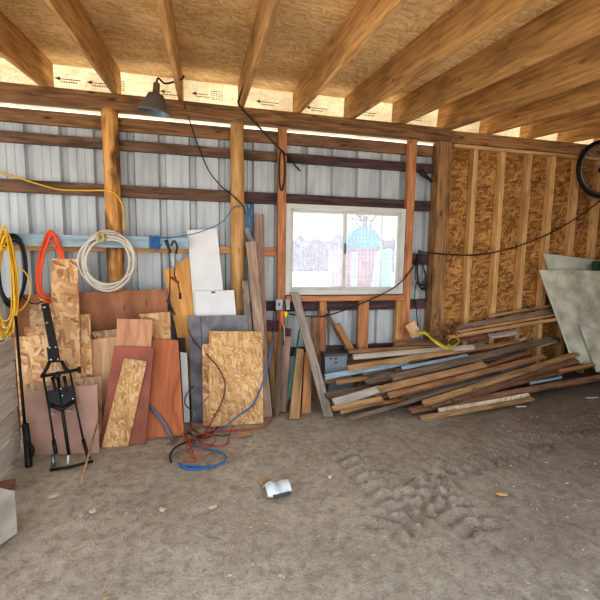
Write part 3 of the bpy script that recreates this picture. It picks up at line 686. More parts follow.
W = {'g': W_GREY, 'o': wood((188, 144, 104), (142, 102, 70), 0.3), 'b': W_BROWN, 'y': wood((202, 164, 118), (164, 126, 86), 0.3), 'd': W_DARK, 't': W_TAN, 'w': W_GREY2, 'u': W_BLUE}
W_REDB = wood((156, 114, 90), (112, 78, 60), .3)
W_DULL = wood((148, 128, 110), (104, 88, 74), .4)
LUM = [
 ('brown board lying against the wall left of the corner post', (394, 342), (440, 341), .07, 'b', .05),
 ('reddish-brown board half hidden under the debris by the corner post', (450, 339), (495, 333), .08, W_REDB, .02),
 ('grey board end below the tan boards against the strand board wall', (490, 335), (516, 331), .07, 'w', .02),
 ('orange board lying on top of the pile below the window', (349, 350.5), (446, 344.5), .045, 'o', .10),
 ('long whitish-grey board just beneath the orange top board', (353, 356), (474, 346), .065, 'w', .06),
 ('reddish board end beneath the whitish-grey board', (348, 362), (424, 354), .06, W_REDB, .03),
 ('orange-brown board ending mid-pile left of the pale green panels', (455, 351), (520, 340.5), .05, 'o', .05),
 ('light grey stub past the end of the orange-brown board', (505, 343), (526, 337.5), .03, 'w', .02),
 ('golden plank laid across the pale bluish board at the left of the pile', (349, 367), (455, 350.5), .06, 'y', .10),
 ('pale bluish-white board at the left end of the pile', (325, 376), (408, 361), .06, 'u', .055),
 ('pale blue painted narrow board in the middle of the pile', (402, 367), (468, 354.5), .035, 'u', .07),
 ('dark thin board between the golden plank and the pale blue board', (395, 370), (500, 349), .05, 'd', .02),
 ('long grey-brown board running from mid-pile to the pale green panels', (392, 377), (553, 338), .085, W_DULL, .05),
 ('white-edged scrap next to the pale green panels on the pile', (540, 345), (557, 340.5), .03, 'w', .055),
 ('greenish-brown board left of the big golden plank', (366, 381), (420, 370), .075, W_DULL, .03),
 ('thin tan edge board at the far left of the pile', (324, 381), (362, 376.5), .03, 't', .03),
 ('short tan block-ended board at the left of the pile', (336, 381.5), (368, 377), .045, 't', .05),
 ('dark grey board low at the left of the pile', (326, 395), (370, 387), .07, 'd', .02),
 ('brown-orange board behind the right end of the big golden plank', (470, 371), (530, 351.5), .05, W_REDB, .05),
 ('big golden plank in the middle front of the pile', (380, 388.5), (485, 363.5), .085, 'y', .13),
 ('long tan board under the big golden plank with flaking white paint', (389, 394.5), (545, 355.5), .06, 'o', .075),
 ('grey weathered plank at the left front of the pile', (334, 401), (381, 387.5), .085, 'w', .12),
 ('golden board under the grey weathered plank', (333, 407.5), (382, 397.5), .05, 'y', .05),
 ('thin tan board at the lowest left front of the pile', (341, 411.5), (384, 400), .035, 't', .03),
 ('dark narrow board in the middle front of the pile', (400, 396), (500, 369), .05, 'd', .04),
 ('long thin brown lath reaching the dirt at the pile front', (350, 418), (520, 369), .03, W_DULL, .045),
 ('long brown board running to the right under the pale green panels', (424, 402.5), (578, 352.5), .065, 't', .06),
 ('knotty brown board end against the foot of the pale green panels', (452, 398), (578, 359.5), .075, 'b', .03),
 ('reddish-brown wide board in the right front of the pile', (430, 404), (567, 368), .085, W_REDB, .012),
 ('thin white strip lying between boards at the right front of the pile', (530, 382.5), (562, 376.5), .02, 'u', .03),
 ('short orange board end at the right under the pale green panels', (560, 370), (595, 363), .045, 'o', .05),
 ('dark board in the shadow right under the pale green panels', (556, 366), (612, 355), .06, 'd', .02),
 ('long brown front board reaching the right edge of the view', (411, 409.5), (612, 374.5), .075, 'b', .035),
 ('front tan board lying lowest on the dirt', (421, 417.5), (533, 397.5), .06, 't', .02),
 ('flaky whitish strand strip on top of the front tan board', (439, 409), (529, 393.5), .035, 'L', .075),
]
rr = random.Random(31)
OSB_PALE = osb(((0.1, (176, 150, 116)), (0.4, (214, 198, 170)), (0.9, (238, 230, 212))), .8)
for lab, p1, p2, w, mt, Y in (('dull wide board along the foot of the strand board wall', (455, 328.5), (556, 310.5), .07, W_DULL, -.11),
        ('thin tan board on the stack along the strand board wall, uppermost of it', (488, 317), (556, 305), .035, W['t'], -.055),
        ('thin bright tan board in front of the dull wide board by the strand board wall', (454, 333), (556, 315), .035, W['y'], -.175),
        ('long tan board edge at the front of the stack along the strand board wall', (447, 337.5), (556, 319.5), .04, W['y'], -.235)):
    o = board('lumber_board', mt, P(*p1, Y), P(*p2, Y), w, .03, V((0, -.75, .66)), bow=.003); PILE.append(bvh_of(o)); tag(o, lab, 'board', 'boards in the lumber pile')
FILL = ['dull weathered board buried in the lumber pile under the upper boards', 'dark weathered board buried low in the lumber pile']
nf = 0
FILL2 = ['short board scrap jammed among the ends at the left of the pile', 'loose weathered board scrap among the left ends of the pile', 'small offcut wedged between boards in the left half of the pile']
for k in range(60):
    x0 = rr.uniform(345, 470); y0 = 397 - (x0 - 345) * .05 - rr.uniform(0, 40); ln = rr.uniform(70, 130); sl = -rr.uniform(.16, .26)
    p2 = (min(560, x0 + ln), y0 + (min(560, x0 + ln) - x0) * sl)
    if p2[1] < 338: continue
    o = lum(FILL[k % 2], (x0, y0), p2, rr.uniform(.05, .09), [W_DARK, W_BROWN, W_DULL, W_GREY, W_TAN][k % 5], -.10 + .04 * (k % 3), must=False)
    nf += o is not None
for k in range(40):
    x0 = rr.uniform(328, 420); y0 = rr.uniform(372, 409) - (x0 - 328) * .06; ln = rr.uniform(35, 95); sl = -rr.uniform(.12, .24); p2 = (x0 + ln, y0 + ln * sl)
    o = lum(FILL2[k % 3], (x0, y0), p2, rr.uniform(.035, .075), [W_GREY, W_TAN, W_BROWN, W_ORNG, W_DULL, W_GREY2][k % 6], -.03 + .02 * (k % 3), .03, must=False)
    nf += o is not None
for lab, p1, p2, w, mt, off in sorted(LUM, key=lambda q: q[5]):
    mm = OSB_PALE if mt == 'L' else (W[mt] if isinstance(mt, str) else mt)
    lum(lab, p1, p2, w, mm, off)
# wood block and yellow strap, scraps
f = [P(x, y, -.16) for x, y in ((412.5, 338.5), (422.5, 335), (414.5, 320.5), (405.5, 326))]
tag(slab('plywood_offcut', PLY, f[0], f[1], f[2], f[3], .03), 'small tan plywood offcut tilted on the pile beside the yellow strap', 'board')
def ribbon(name, mat, pts, w, n, parent=None):
    pts = smoothpath(pts, 5); vs, fs = [], []
    for i, p in enumerate(pts):
        d = (pts[min(i + 1, len(pts) - 1)] - pts[max(i - 1, 0)]).normalized(); s = d.cross(n(i) if callable(n) else n).normalized() * w / 2; vs += [p - s, p + s]
    for i in range(len(pts) - 1): fs.append((2 * i, 2 * i + 1, 2 * i + 3, 2 * i + 2))
    o = raw(name, [v - pts[0] for v in vs], fs, mat, parent, Matrix.Translation(pts[0]), True); sm = o.modifiers.new('thick', 'SOLIDIFY'); sm.thickness = .004; return o
tag(ribbon('tie_strap', YELLOW2, [P(418, 334, -.22), P(421, 332.3, -.24), P(426, 333, -.26), P(432, 338.5, -.3), P(438, 343, -.33), P(444, 346.5, -.35), P(448, 347.2, -.36), P(450, 344, -.33)], .05, lambda i: V((.35 * math.sin(i * .55), -.7, .7))), 'crumpled yellow strap lying on the pile below the corner post', 'strap')
rr = random.Random(9); vs, fs = [], []
for k in range(90):
    p = P(rr.uniform(433, 458), rr.uniform(324, 341), rr.uniform(-.33, -.12)); L = rr.uniform(.02, .08); d = V((rr.uniform(-1, 1), rr.uniform(-1, 1), rr.uniform(-.4, .7))).normalized() * L
    tubegeo([p, p + d], rr.uniform(.003, .008), 4, vs, fs)
o0 = vs[0].copy(); o = raw('debris', [v - o0 for v in vs], fs, [wood((150, 112, 80), (70, 48, 36), .5)], None, Matrix.Translation(o0)); tag(o, 'tangle of twigs and splinters on the pile by the corner post', 'debris', kind='stuff')
o = tube('yellow_twine', YELLOW2, [P(448, 341, -.36), P(453, 337, -.34), P(459, 340, -.36), P(457, 344, -.4), P(450, 347, -.42)], .006); tag(o, 'thin yellow twine beside the twig tangle on the pile', 'twine')

# ------------------------------------------------------------------ pale green panels at right
BL = HP(575, 364, .06); TL = P(540.5, 270, -.10); BR = V((BL.x + 1.1, BL.y - .10, BL.z - .02)); pmr = PM(BL, BR, TL)
o = slab('drywall_sheet', PALEGRN, BL, BR, TL + (BR - BL) + V((0, 0, .02)), TL, .02); tag(o, 'large stained pale green panel leaning at the right over the pile', 'panel')
slab('edge_strip', PALEGRN2, BL + V((-.018, -.005, 0)), BL + pmr.n * .004, TL + pmr.n * .004, TL + V((-.018, -.005, 0)), .02, o)
f = [pmr.at(x, y, .05) for x, y in ((597, 372), (640, 372), (640, 345), (580, 324))]
o = slab('drywall_sheet', PALEGRN, *f, .02); tag(o, 'pale green offcut with slanted edge in front of the large stained panel', 'panel')
TLb = P(543.5, 253, .0 - .03); f = [P(568, 330, -.09), P(640, 330, -.09), P(640, 266, -.03), TLb]
o = slab('drywall_sheet', PALEGRN2, *f, .02); tag(o, 'cleaner pale green panel behind, its top edge above the large stained panel', 'panel')
f = [P(595, 271, -.2), P(615, 271, -.2), P(615, 261, -.2), P(596, 261, -.2)]
o = slab('green_bag', DKGREEN, *f, .06); bv = o.modifiers['edge']; bv.width = .02; bv.segments = 3; tag(o, 'dark green bundle on top of the pale green panels at the right edge', 'bag')

# ------------------------------------------------------------------ things on the left wall
tag(boxw('hanging_board', BLUEBOARD, (-3.0, -.105, 1.74), (P(188, 241, -.1).x, -.08, 1.855)), 'long pale blue board nailed across the log post with cords hung on it', 'board')
HB = bpy.data.objects['hanging_board']
def nail(px, py, par=HB): tube('nail', STEEL, [P(px, py, -.10), P(px, py - 1, -.16)], .006, par, sub=1)
for q in ((49, 239), (100, 236), (167, 239), (14, 238)): nail(*q)
def coil(name, mat, cx, cy, rx, ry, n, r, jit, Y, seed, parent=None, top=0.0, dj=.03, skew=0.0, sides=6):
    rr = random.Random(seed); pts = []; S = 20
    for k in range(n * S + 1):
        if k % S == 0: jx, jy, ox, oy = 1 + rr.uniform(-jit, jit), 1 + rr.uniform(-jit, jit), rr.uniform(-1, 1) * jit * rx * .6, rr.uniform(-1, 1) * jit * ry * .5
        if k == 0: c = [jx, jy, ox, oy]
        t = .12; c = [c[i] + ((jx, jy, ox, oy)[i] - c[i]) * t for i in range(4)]
        a = 2 * math.pi * k / S + .3
        x = rx * c[0] * math.sin(a); y = -ry * c[1] * math.cos(a)
        if top: 
            q = (1 - math.cos(a)) / 2; x *= (top + (1 - top) * q)
        pts.append(P(cx + c[2] + x + skew * y, cy + c[3] * (1 if not top else (1 - math.cos(a)) / 2) + y, Y - dj * (rr.random()) * .6 - dj * .4 * math.sin(k * .21)))
    return tube(name, mat, pts, r, parent, sides, sub=2)
o = coil('tubing_coil', PEX, 107, 261.5, 26, 26, 11, .011, .2, -.17, 3, dj=.06); tag(o, 'coil of pale plastic tubing hung on the log post', 'tubing')
tube('tie', TAPE, [P(99, 241, -.24), P(97, 236, -.25), P(101, 233, -.22), P(104, 238, -.24), P(101, 242, -.25)], .014, o)
o = coil('extension_cable', ORANGE, 52, 268, 17, 31, 10, .009, .22, -.118, 5, top=.45, dj=.025); tag(o, 'hank of bright orange extension cord hung on the pale blue board', 'cord')
o = coil('black_cable', CORDBLK, 12, 270, 14, 33, 6, .010, .12, -.14, 8, dj=.05); tag(o, 'coil of black cable at the far left behind the yellow cord', 'cable')
o = coil('extension_cable', YELLOW, 6, 283, 13, 44, 9, .0065, .36, -.22, 11, top=.55, dj=.05); tag(o, 'coil of yellow extension cord at the far left edge', 'cord')
tube('loose_end', YELLOW, [P(14, 272, -.24), P(23, 270, -.24), P(30, 283, -.24), P(29, 298, -.24), P(22, 309, -.24), P(16, 311, -.24)], .006, o)
tube('loose_end', YELLOW, [P(13, 288, -.26), P(15, 300, -.28), P(14.5, 318, -.3), P(13.5, 333, -.32)], .006, o)
tag(tube('grey_cable', CORDBLK, [P(22, 296, -.2), P(29, 302, -.2), P(36, 304, -.2), P(43, 301, -.25), P(45, 299, -.3)], .006), 'short black cable looping from the black coil to the tow bar tip', 'cable')
# blue twine hank
tw = empty('twine_hank', P(154, 242, -.11), 'hank of bright blue twine wound on the pale blue board', 'twine')
vs, fs = [], []
for k in range(6):
    x = 149.6 + k * 1.9; tubegeo(smoothpath([P(x, 248, -.09), P(x + .3, 247.5, -.117), P(x + .2, 237, -.117), P(x + .4, 235.8, -.09)], 3), .0065, 5, vs, fs)
raw('winding', [v - P(154, 242, -.11) for v in vs], fs, BLUE, tw, Matrix.Translation(P(154, 242, -.11)), True)
tube('loose_end', BLUE, [P(152, 247, -.12), P(156, 250, -.13), P(160, 246, -.12), P(162, 244, -.12)], .005, tw)
# test leads
tl_ = empty('test_leads', P(168, 246, -.15), 'grey battery tool with black clips and leads hanging beside the golden plywood', 'test leads')
lathe('cylinder', plain((170, 174, 176), .4, .5), P(173.5, 268, -.20), V((0, 0, 1)), [(.02, 0), (.026, .01), (.026, .15), (.02, .16)], tl_, 16)
tube('clip', BLACK, [P(166, 240, -.17), P(168, 246, -.17), P(171, 253, -.17)], .020, tl_, r2=.010)
tube('clip', BLACK, [P(171, 246, -.19), P(174, 241, -.19), P(177, 246, -.19), P(176, 254, -.19)], .010, tl_)
tube('lead', CORDBLK, [P(169, 252, -.19), P(170, 275, -.21), P(169.5, 299, -.21)], .006, tl_)
tube('lead', CORDBLK, [P(175, 268, -.2), P(174.5, 275, -.21), P(178, 284, -.22), P(180, 295, -.22)], .006, tl_)
tube('red_grip', plain((150, 40, 36), .5), [P(171, 277, -.22), P(175, 280, -.22), P(179, 283, -.22)], .014, tl_)
tube('clip', BLACK, [P(168, 299, -.22), P(170, 305, -.23), P(175, 315, -.23)], .020, tl_, r2=.008)
tube('clip', BLACK, [P(180, 293, -.22), P(180.3, 299, -.22)], .014, tl_)
tag(tube('extension_cable', YELLOW, [P(-6, 171, .05), P(14, 176.5, .04), P(38, 184, .04), P(60, 189.5, .04), P(85, 190.5, .03), P(106, 190.5, -.06), P(114, 193, -.09), P(121, 202, -.09), P(124, 216, -.09), P(123.5, 231, -.10)], .008), 'yellow cord strung along the girt and down the log post', 'cord')
# blue cord by smooth post and string
o = tube('blue_string', BLUEH, [P(150, 238, -.10), P(175, 237, -.14), P(200, 232, -.14), P(222, 222, -.12), P(233, 208, -.1), P(241, 206.5, -.085)], .005); tag(o, 'thin blue string stretched from the pale blue board to the smooth post', 'string')
o = tube('blue_rope', BLUEH, [P(246, 203, -.06), P(248, 212, -.06), P(247.5, 224, -.06), P(249.5, 230, -.06), P(251, 222, -.06), P(250, 210, -.05), P(252, 204, -.03), P(252.5, 215, -.05), P(250.5, 228, -.06)], .010); tag(o, 'small bundle of blue rope hanging right of the smooth post', 'rope')
o = tube('grey_rag', plain((140, 140, 150), .9), [P(247, 228, -.05), P(249, 236, -.05), P(252, 240, -.04), P(251, 246, -.05)], .035, r2=.02); tag(o, 'grey rag hanging under the blue rope', 'rag')
tag(tube('power_cable', CORDBLK, [P(184, 104, -.08), P(191, 125, -.02), P(199, 148, .04), P(209, 171, .03), P(221, 186, .0), P(233, 196, -.08), P(243, 206, -.09), P(245, 214, -.07)], .007), 'black lamp cord running from the roof down to the smooth post', 'cord')
tag(tube('power_cable', CORDBLK, [P(249, 74, -.62), P(242, 90, -.3), P(239, 99, -.09), P(240, 106, -.085), P(258, 126, -.08), P(276, 145, -.05), P(283, 152, -.035), P(292, 162, .03), P(300, 171, .03)], .010), 'thick black cord from the rafter over the smooth post to the window stud', 'cord')
tag(tube('cord_loop', CORDBLK, smoothpath([P(281, 151.5, -.04), P(279.3, 162, -.04), P(279.3, 180, -.04), P(281.5, 190.5, -.04), P(284.2, 182, -.04), P(285, 165, -.04), P(283.6, 153, -.04)], 5, True), .009, sub=1), 'black cord loop hung on the left window stud', 'cord')
# black cable right of the window
def hang(px): return 0
cb_ = tube('black_cable', CORDBLK, [P(289, 314, -.06), P(305, 316, -.07), P(322, 316.5, -.07), P(342, 311, -.07), P(365, 302, -.07), P(390, 290, -.07), P(403, 280, -.06), P(413, 267, -.03), P(418, 258, .02)], .008); tag(cb_, 'black cable sagging across below the window', 'cable')
bd = empty('hanging_cable', P(420, 258, .03), 'bundle of looped black cable hanging right of the window', 'cable')
vs, fs = [], []; rr = random.Random(2)
for k in range(6):
    a = rr.uniform(-2, 2); b_ = rr.uniform(-3, 3)
    tubegeo(smoothpath([P(419, 250, .03), P(416.5 + a * .6, 268, .02), P(418 + a, 284 + b_, .015), P(423 + a, 287 + b_, .015), P(426 + a * .5, 279 + b_, .02), P(422, 262, .02), P(420, 250, .03)], 5), .007, 5, vs, fs)
o0 = P(420, 258, .03); raw('loops', [v - o0 for v in vs], fs, CORDBLK, bd, Matrix.Translation(o0), True)
tube('tail', CORDBLK, [P(416, 284, .02), P(414.5, 297, .03), P(416, 306, .03), P(417, 318, .05), P(418, 330, .05)], .006, bd)
tube('tail', CORDBLK, [P(425, 285, .02), P(426, 297, .03), P(425, 302, .03)], .007, bd)
tag(tube('long_wire', CORDBLK, [P(421, 252, .03), P(432, 253, -.065), P(449, 254.5, -.075), P(475, 255, -.03), P(500, 251, -.02), P(530, 242, -.02), P(560, 228, -.02), P(585, 212, -.02), P(604, 198, -.03)], .008), 'long black wire sagging across the strand board wall', 'wire')
rg = tube('hanging_rag', BLACK, [P(421, 171, .04), P(424, 175, .02), P(428, 178, .02), P(432, 182, .04)], .035, r2=.012); tag(rg, 'dark rag stuck on the metal wall left of the corner post', 'rag')
# junction boxes and plug
jb = empty('junction_box', P(283, 305, -.05), 'pair of small grey metal junction boxes beside the window corner', 'electrical box')
for x0, x1 in ((276, 282.5), (285, 290)):
    a, b2 = P(x0, 310, -.055), P(x1, 299.5, -.055); joined('box', plain((168, 172, 176), .5, .3), [bgeo((a.x, -.055, a.z), (b2.x, -.018, b2.z))], jb)
a, b2 = P(278.5, 306, -.06), P(280, 303, -.06); joined('socket', BLACK, [bgeo((a.x, -.06, a.z), (b2.x, -.054, b2.z))], jb)
pg = empty('plug_cluster', P(283, 318, -.09), 'orange cord plug with yellow end hanging under the junction boxes', 'plug')
tube('orange_plug', plain((206, 120, 86), .5), [P(282, 311, -.10), P(281.5, 318, -.11), P(282.3, 325, -.10)], .027, pg, r2=.020)
tube('yellow_plug', plain((232, 206, 40), .5), [P(285.5, 311.5, -.11), P(286, 317, -.11)], .022, pg)
tube('lead', CORDBLK, [P(284.5, 300, -.07), P(285.5, 306, -.09), P(285.5, 311, -.11)], .007, pg)
tube('lead', plain((214, 190, 180), .5), [P(283.5, 325, -.11), P(284.5, 333, -.14), P(284, 340, -.16)], .007, pg)
tube('lead', CORDBLK, [P(282, 326, -.10), P(282.5, 334, -.14), P(284, 345, -.18)], .007, pg)

# ------------------------------------------------------------------ clamp lamp
YL = -.55
lm = empty('clamp_lamp', P(156, 100, YL), 'grey metal cone work lamp hanging under the roof at upper left', 'lamp')
bc = P(156, 112, YL); tc2 = P(156, 93, YL); ax = (bc - tc2).normalized(); ax = (ax + V((-.09, .13, 0))).normalized(); R = (P(173, 112, YL) - P(139, 112, YL)).length / 2; Hh = (bc - tc2).length
lathe('shade', plain((128, 126, 120), .5, .25, dirt=.25), tc2, ax, [(.032, 0), (.062, .010), (R * .66, Hh * .45), (R * .97, Hh * .92), (R, Hh), (R * .98, Hh + .004)] + [(R * .965, Hh), (R * .93, Hh * .92), (R * .62, Hh * .45), (.05, .03)], lm, 32)
lathe('reflector', SHADE_IN, tc2 + ax * .012, ax, [(.030, .0), (R * .57, Hh * .44), (R * .92, Hh * .93), (R * .925, Hh * .935), (R * .58, Hh * .43), (.034, -.002)], lm, 32)
lathe('socket', plain((150, 136, 100), .4, .5), tc2 - ax * .085, ax, [(.018, 0), (.028, .01), (.030, .09), (.034, .10)], lm, 16)
lathe('bulb', plain((225, 228, 230), .2), tc2 + ax * .02, ax, [(.014, 0), (.016, .03), (.030, .07), (.028, .10), (.012, .118)], lm, 16)
tube('cord', CORDBLK, [tc2 - ax * .085, tc2 - ax * .12 + V((.01, 0, 0)), P(165, 83.5, YL), P(175, 81.5, YL + .05), P(181, 79.5, -.45), P(184, 76, -.42)], .008, lm)

# ------------------------------------------------------------------ bicycle wheel
wc = P(603, 169.5, -.13); wh = empty('bicycle_wheel', wc, 'bicycle wheel hanging at the upper right on the strand board wall', 'wheel')
Rw = .355; ax = V((-.12, -1, .05)).normalized()
lathe('tire', RUBBER, wc, ax, [(Rw + .025 * math.cos(a), .025 * math.sin(a)) for a in [2 * math.pi * k / 10 for k in range(10)]], wh, 48, True, True)
lathe('rim', plain((150, 150, 150), .35, .8), wc, ax, [(Rw - .045, -.012), (Rw - .02, -.014), (Rw - .02, .014), (Rw - .045, .012)], wh, 48, True, True)
lathe('hub', BLACK, wc - ax * .05, ax, [(.010, 0), (.035, .01), (.02, .03), (.02, .07), (.035, .09), (.010, .10)], wh, 16)
lathe('sprocket', BLACK, wc + ax * .045, ax, [(.02, 0), (.055, 0), (.055, .02), (.04, .035), (.02, .035)], wh, 20, False)
Mx = frame(wc, ax.orthogonal(), ax); g = []
for k in range(28):
    a = 2 * math.pi * k / 28; a2 = a + (.5 if k % 2 else -.5); p = Mx @ V((.03 * math.cos(a2), .03 * math.sin(a2), .03 if k % 4 < 2 else -.03)); q = Mx @ V(((Rw - .04) * math.cos(a), (Rw - .04) * math.sin(a), 0)); g.append(tubegeo([p, q], .0014, 4))
joined('spokes', STEEL, g, wh)
tube('hanger_nail', STEEL, [wc + V((-.02, .2, Rw - .055)), wc + V((-.02, -.06, Rw - .05))], .008, wh, sub=1)
tag(tube('wire_scrap', GALV, [P(582, 203, -.06), P(590, 201, -.08), P(596, 197, -.1), P(599, 192, -.13), P(603, 198, -.1)], .005), 'loose bright wire under the bicycle wheel', 'wire')

# ------------------------------------------------------------------ cords on the dirt
def gp(q, z=.012): return G(q[0], q[1], z)
o = tube('air_hose', BLUEH, [P(274, 330, -.14), pbo.at(271, 352, .03), pbo.at(266, 374, .02), pbo.at(261, 388, .02), pbo.at(252, 406, .03), pbo.at(238, 416, .05), gp((222, 429)), gp((207, 432)), gp((198, 437)), gp((195, 445)), gp((208, 449)), gp((220, 452)), gp((226, 457)), gp((222, 463)), gp((213, 466)), gp((205, 467)), gp((192, 466)), gp((180, 466))], .008); tag(o, 'blue air hose curving down over the light strand board onto the dirt', 'hose')
o = tube('extension_cable', REDC, [gp(q) for q in ((289, 403), (279, 408), (272, 419), (263, 427), (250, 429), (240, 430), (226, 431), (213, 431), (202, 437), (192, 442), (186, 438), (190, 430), (201, 426), (212, 428), (208, 437), (200, 442), (209, 445), (220, 446), (226, 444))], .007); tag(o, 'red extension cord snaking along the dirt below the strand board', 'cord')
o = tube('extension_cable', REDC, [gp((235, 427), .02), gp((232, 428), .03), gp((228, 441), .02), gp((227, 444), .014)], .007); tag(o, 'short red cord end across the tangle below the strand board', 'cord')
o = tube('thin_cable', ORC, [pp for pp in (pdoor.at(178.5, 374, .012), pdoor.at(173, 398, .014), pdoor.at(175, 416, .014), gp((183, 436)), gp((190, 446)), gp((193, 456)), gp((196, 460)), gp((189, 461)), gp((184, 459)))], .007); tag(o, 'thin orange cord trailing down over the orange-brown door panel', 'cord')
o = tube('thin_cable', plain((104, 66, 54), .6), [pmg.at(188, 330, .02), pmg.at(196, 344, .03), pbo.at(210, 358, .02), pbo.at(219, 369, .02), pbo.at(225, 384, .02), pbo.at(222, 402, .02), pbo.at(214, 417, .06), gp((205, 432)), gp((197, 432)), gp((190, 424)), pmg.at(192, 412, .05), P(185, 404, -.42), P(187, 394, -.38), pmg.at(194, 386, .03)], .006); tag(o, 'thin brown cord looping over grey sheet and light strand board', 'cord')
pd = pdoor
o = ribbon('grey_strap', GREYC, [pd.at(148, 403, .015), pd.at(155, 412, .02), pd.at(164, 423, .02), gp((171, 437)), gp((174, 443))], .035, V((0, -.9, .4))); tag(o, 'grey-violet strap slanting over the orange-brown door panel', 'strap')
o = tube('power_cable', CORDBLK, [gp(q) for q in ((171, 462), (170, 455), (176, 447), (186, 442), (196, 440), (204, 434), (212, 432), (218, 427))], .008); tag(o, 'black cord on the dirt at the left of the tangle', 'cord')
o = tube('blue_hose_end', BLUE, [gp(q) for q in ((178, 463), (186, 468), (196, 469), (204, 468), (210, 465))], .009); tag(o, 'bright blue hose end nearest the viewer in the tangle', 'hose')
o = tube('blue_string', plain((120, 124, 170), .6), [P(118, 345, -.4), P(117, 332, -.34), P(120, 322, -.33), P(128, 318.5, -.32)], .005); tag(o, 'violet string curled on the left edge of the pinkish plywood', 'string')

o = tube('extension_cable', REDC, [gp(q, .03) for q in ((212, 431), (200, 434), (190, 441), (194, 448), (206, 447), (216, 440), (207, 434), (194, 436), (186, 446), (191, 455), (203, 456), (212, 452))], .0055); tag(o, 'thin dull red cable looped twice in the middle of the cord tangle', 'cord')
o = tube('power_cable', CORDBLK, [gp(q, .02) for q in ((188, 431), (194, 436), (206, 438), (214, 435), (222, 436), (230, 434))], .0055); tag(o, 'short black cable crossing the top of the cord tangle', 'cord')
o = tube('thin_cable', GREYC, [gp(q, .022) for q in ((166, 445), (176, 440), (184, 433), (190, 432), (196, 441), (190, 448), (180, 451), (172, 458))], .005); tag(o, 'thin grey cable at the left side of the cord tangle', 'cord')
# crushed white pail on the dirt
pc = G(277, 491); pl = empty('plastic_jug', pc, 'crushed white plastic jug half lying on the dirt in front', 'jug')
Rj = .105; Mj = frame(pc + V((-.085, 0, .0)), V((1, .12, .05)), V((0, 0, 1))); vs = []; fs = []; N = 14; S = 14
for i in range(S + 1):
    s = i / S
    for k in range(N + 1):
        a = math.pi * k / N; r = Rj * (.72 + .28 * math.sin(math.pi * min(1, s * 1.15))) * (1 + .10 * noise.noise(V((s * 4, a * 2, 3)))); dz = -.035 * math.exp(-((s - .55) / .16) ** 2) * math.sin(a)
        vs.append(V((s * .18, -r * math.cos(a) * .8, r * math.sin(a) * .62 + dz)))
for i in range(S):
    for k in range(N): fs.append((i * (N + 1) + k, i * (N + 1) + k + 1, (i + 1) * (N + 1) + k + 1, (i + 1) * (N + 1) + k))
o = raw('shell', vs, fs, plain((232, 238, 240), .4, dirt=.08), pl, Mj, True); s_ = o.modifiers.new('t', 'SOLIDIFY'); s_.thickness = .004
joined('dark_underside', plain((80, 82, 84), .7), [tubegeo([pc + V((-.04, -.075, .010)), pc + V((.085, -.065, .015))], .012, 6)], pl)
# separate scraps
def scrap(lab, q, L, w, ang, mat, name='wood_chip'):
    p = G(*q, .012); d = V((math.cos(ang), math.sin(ang), 0)); tag(board(name, mat, p - d * L / 2, p + d * L / 2, w, .008, V((.1, -.1, 1)), bow=.004, segs=5, bev=0), lab, 'scrap')
CH = plain((220, 206, 180), .8); CHW = plain((226, 224, 216), .7)
scrap('white splinter on dark dirt in front of the pile', (521, 406.5), .11, .022, -.15, CHW); scrap('white stick on the dirt near the right edge', (592, 397.5), .16, .014, -.1, CHW)
scrap('tan wood chip under the front edge of the light strand board', (244, 434), .12, .07, .2, W_TAN); scrap('brown chip beside the white jug', (265, 480), .08, .05, .5, W_TAN)
scrap('yellowish chip right of the tire tracks', (502, 494), .07, .02, -.4, W_GOLD); scrap('pale chip on the dirt left of the jug', (213, 507), .05, .02, .3, CH)
scrap('small pale chip left in the foreground dirt', (163, 509), .035, .025, -.3, CH); scrap('white scrap on the dirt at the foot of the window', (330, 477), .03, .02, .9, CHW)
scrap('flat pale chip near the tow bar', (54, 496), .05, .025, .2, CH); scrap('small white chip near the plank block', (93, 511), .035, .025, .6, CH)
# tiny litter nobody could count
rr = random.Random(21); vs, fs = [], []
for k in range(650):
    x, y = rr.uniform(-2.2, 6.0), -rr.uniform(.95, 3.1)
    if x < -.9 and y < -1.0 or (x < 0 and y > -1.35): continue
    z = gz(x, y) + micro(x, y) + .004; L = rr.uniform(.005, .018) * (1.5 if rr.random() < .1 else 1); a = rr.uniform(0, 6.3); w = L * rr.uniform(.25, .7)
    d = V((math.cos(a), math.sin(a), rr.uniform(-.15, .15))) * L; s = V((-math.sin(a), math.cos(a), rr.uniform(-.2, .2))) * w; b = len(vs); c = V((x, y, z))
    vs += [c - d, c - s, c + d * rr.uniform(.7, 1), c + s, c + V((0, 0, .006))]; fs += [(b, b + 1, b + 4), (b + 1, b + 2, b + 4), (b + 2, b + 3, b + 4), (b + 3, b, b + 4)]
tag(raw('wood_litter', vs, fs, wood((214, 190, 150), (140, 116, 88), .3, var=0)), 'tiny pale chips and splinters scattered over the dirt', 'litter', kind='stuff')

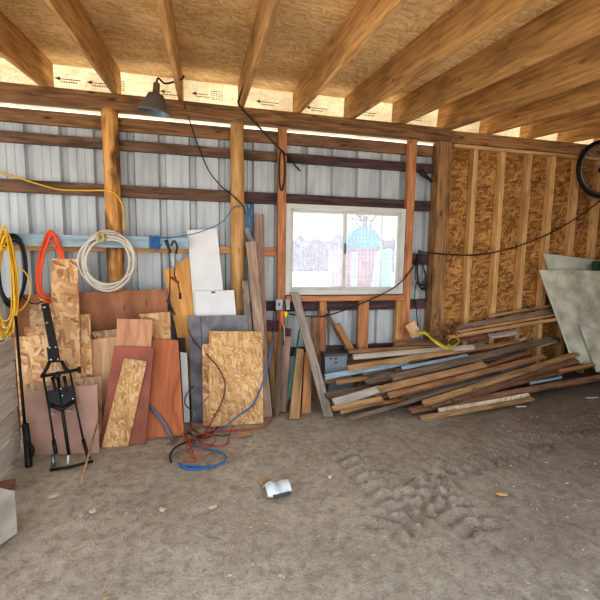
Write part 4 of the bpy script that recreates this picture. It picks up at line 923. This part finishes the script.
rr = random.Random(77); vs, fs = [], []
for k in range(1500):
    x, y = rr.uniform(-1.6, 5.6), -rr.uniform(1.0, 3.1)
    if x < -.9 and y < -1.0 or (x < 0 and y > -1.35): continue
    r = rr.uniform(.004, .011) * (1.9 if rr.random() < .06 else 1); c = V((x, y, gz(x, y) + micro(x, y) + r * .3)); b = len(vs)
    vs += [c + V((r * rr.uniform(.7, 1.2) * q[0], r * rr.uniform(.7, 1.2) * q[1], r * rr.uniform(.5, .9) * q[2])) for q in ((1, 0, 0), (0, 1, 0), (-1, 0, 0), (0, -1, 0), (0, 0, 1), (0, 0, -1))]
    fs += [(b, b + 1, b + 4), (b + 1, b + 2, b + 4), (b + 2, b + 3, b + 4), (b + 3, b, b + 4), (b + 1, b, b + 5), (b + 2, b + 1, b + 5), (b + 3, b + 2, b + 5), (b, b + 3, b + 5)]
tag(raw('dirt_clods', vs, fs, DIRT), 'small clods and pebbles of dry dirt over the floor', 'dirt', kind='stuff')

# ------------------------------------------------------------------ light
w = bpy.data.worlds.new('sky'); bpy.context.scene.world = w; w.use_nodes = True; nt = w.node_tree; nt.nodes.clear()
out = nt.nodes.new('ShaderNodeOutputWorld'); bg = nt.nodes.new('ShaderNodeBackground'); tc = nd(nt, 'ShaderNodeTexCoord'); sx = nd(nt, 'ShaderNodeSeparateXYZ')
nt.links.new(tc.outputs['Generated'], sx.inputs[0]); c = ramp(nt, sx.outputs[2], [(0.0, (.98, .98, .98, 1)), (.35, (.86, .92, 1.0, 1)), (1.0, (.62, .76, 1.0, 1))])
nt.links.new(c, bg.inputs[0]); bg.inputs[1].default_value = 1.25; nt.links.new(bg.outputs[0], out.inputs[0])
sun = bpy.data.objects.new('sun', bpy.data.lights.new('sun', 'SUN')); C.objects.link(sun); sun.data.energy = 11.0; sun.data.angle = .01; sun.data.color = (1, .96, .90)
sun.rotation_euler = (V((.15, -.06, -.97))).to_track_quat('-Z', 'Y').to_euler()
sc = bpy.context.scene
sc.view_settings.view_transform = 'Standard'; sc.view_settings.look = 'Medium High Contrast'; sc.view_settings.exposure = 0.74
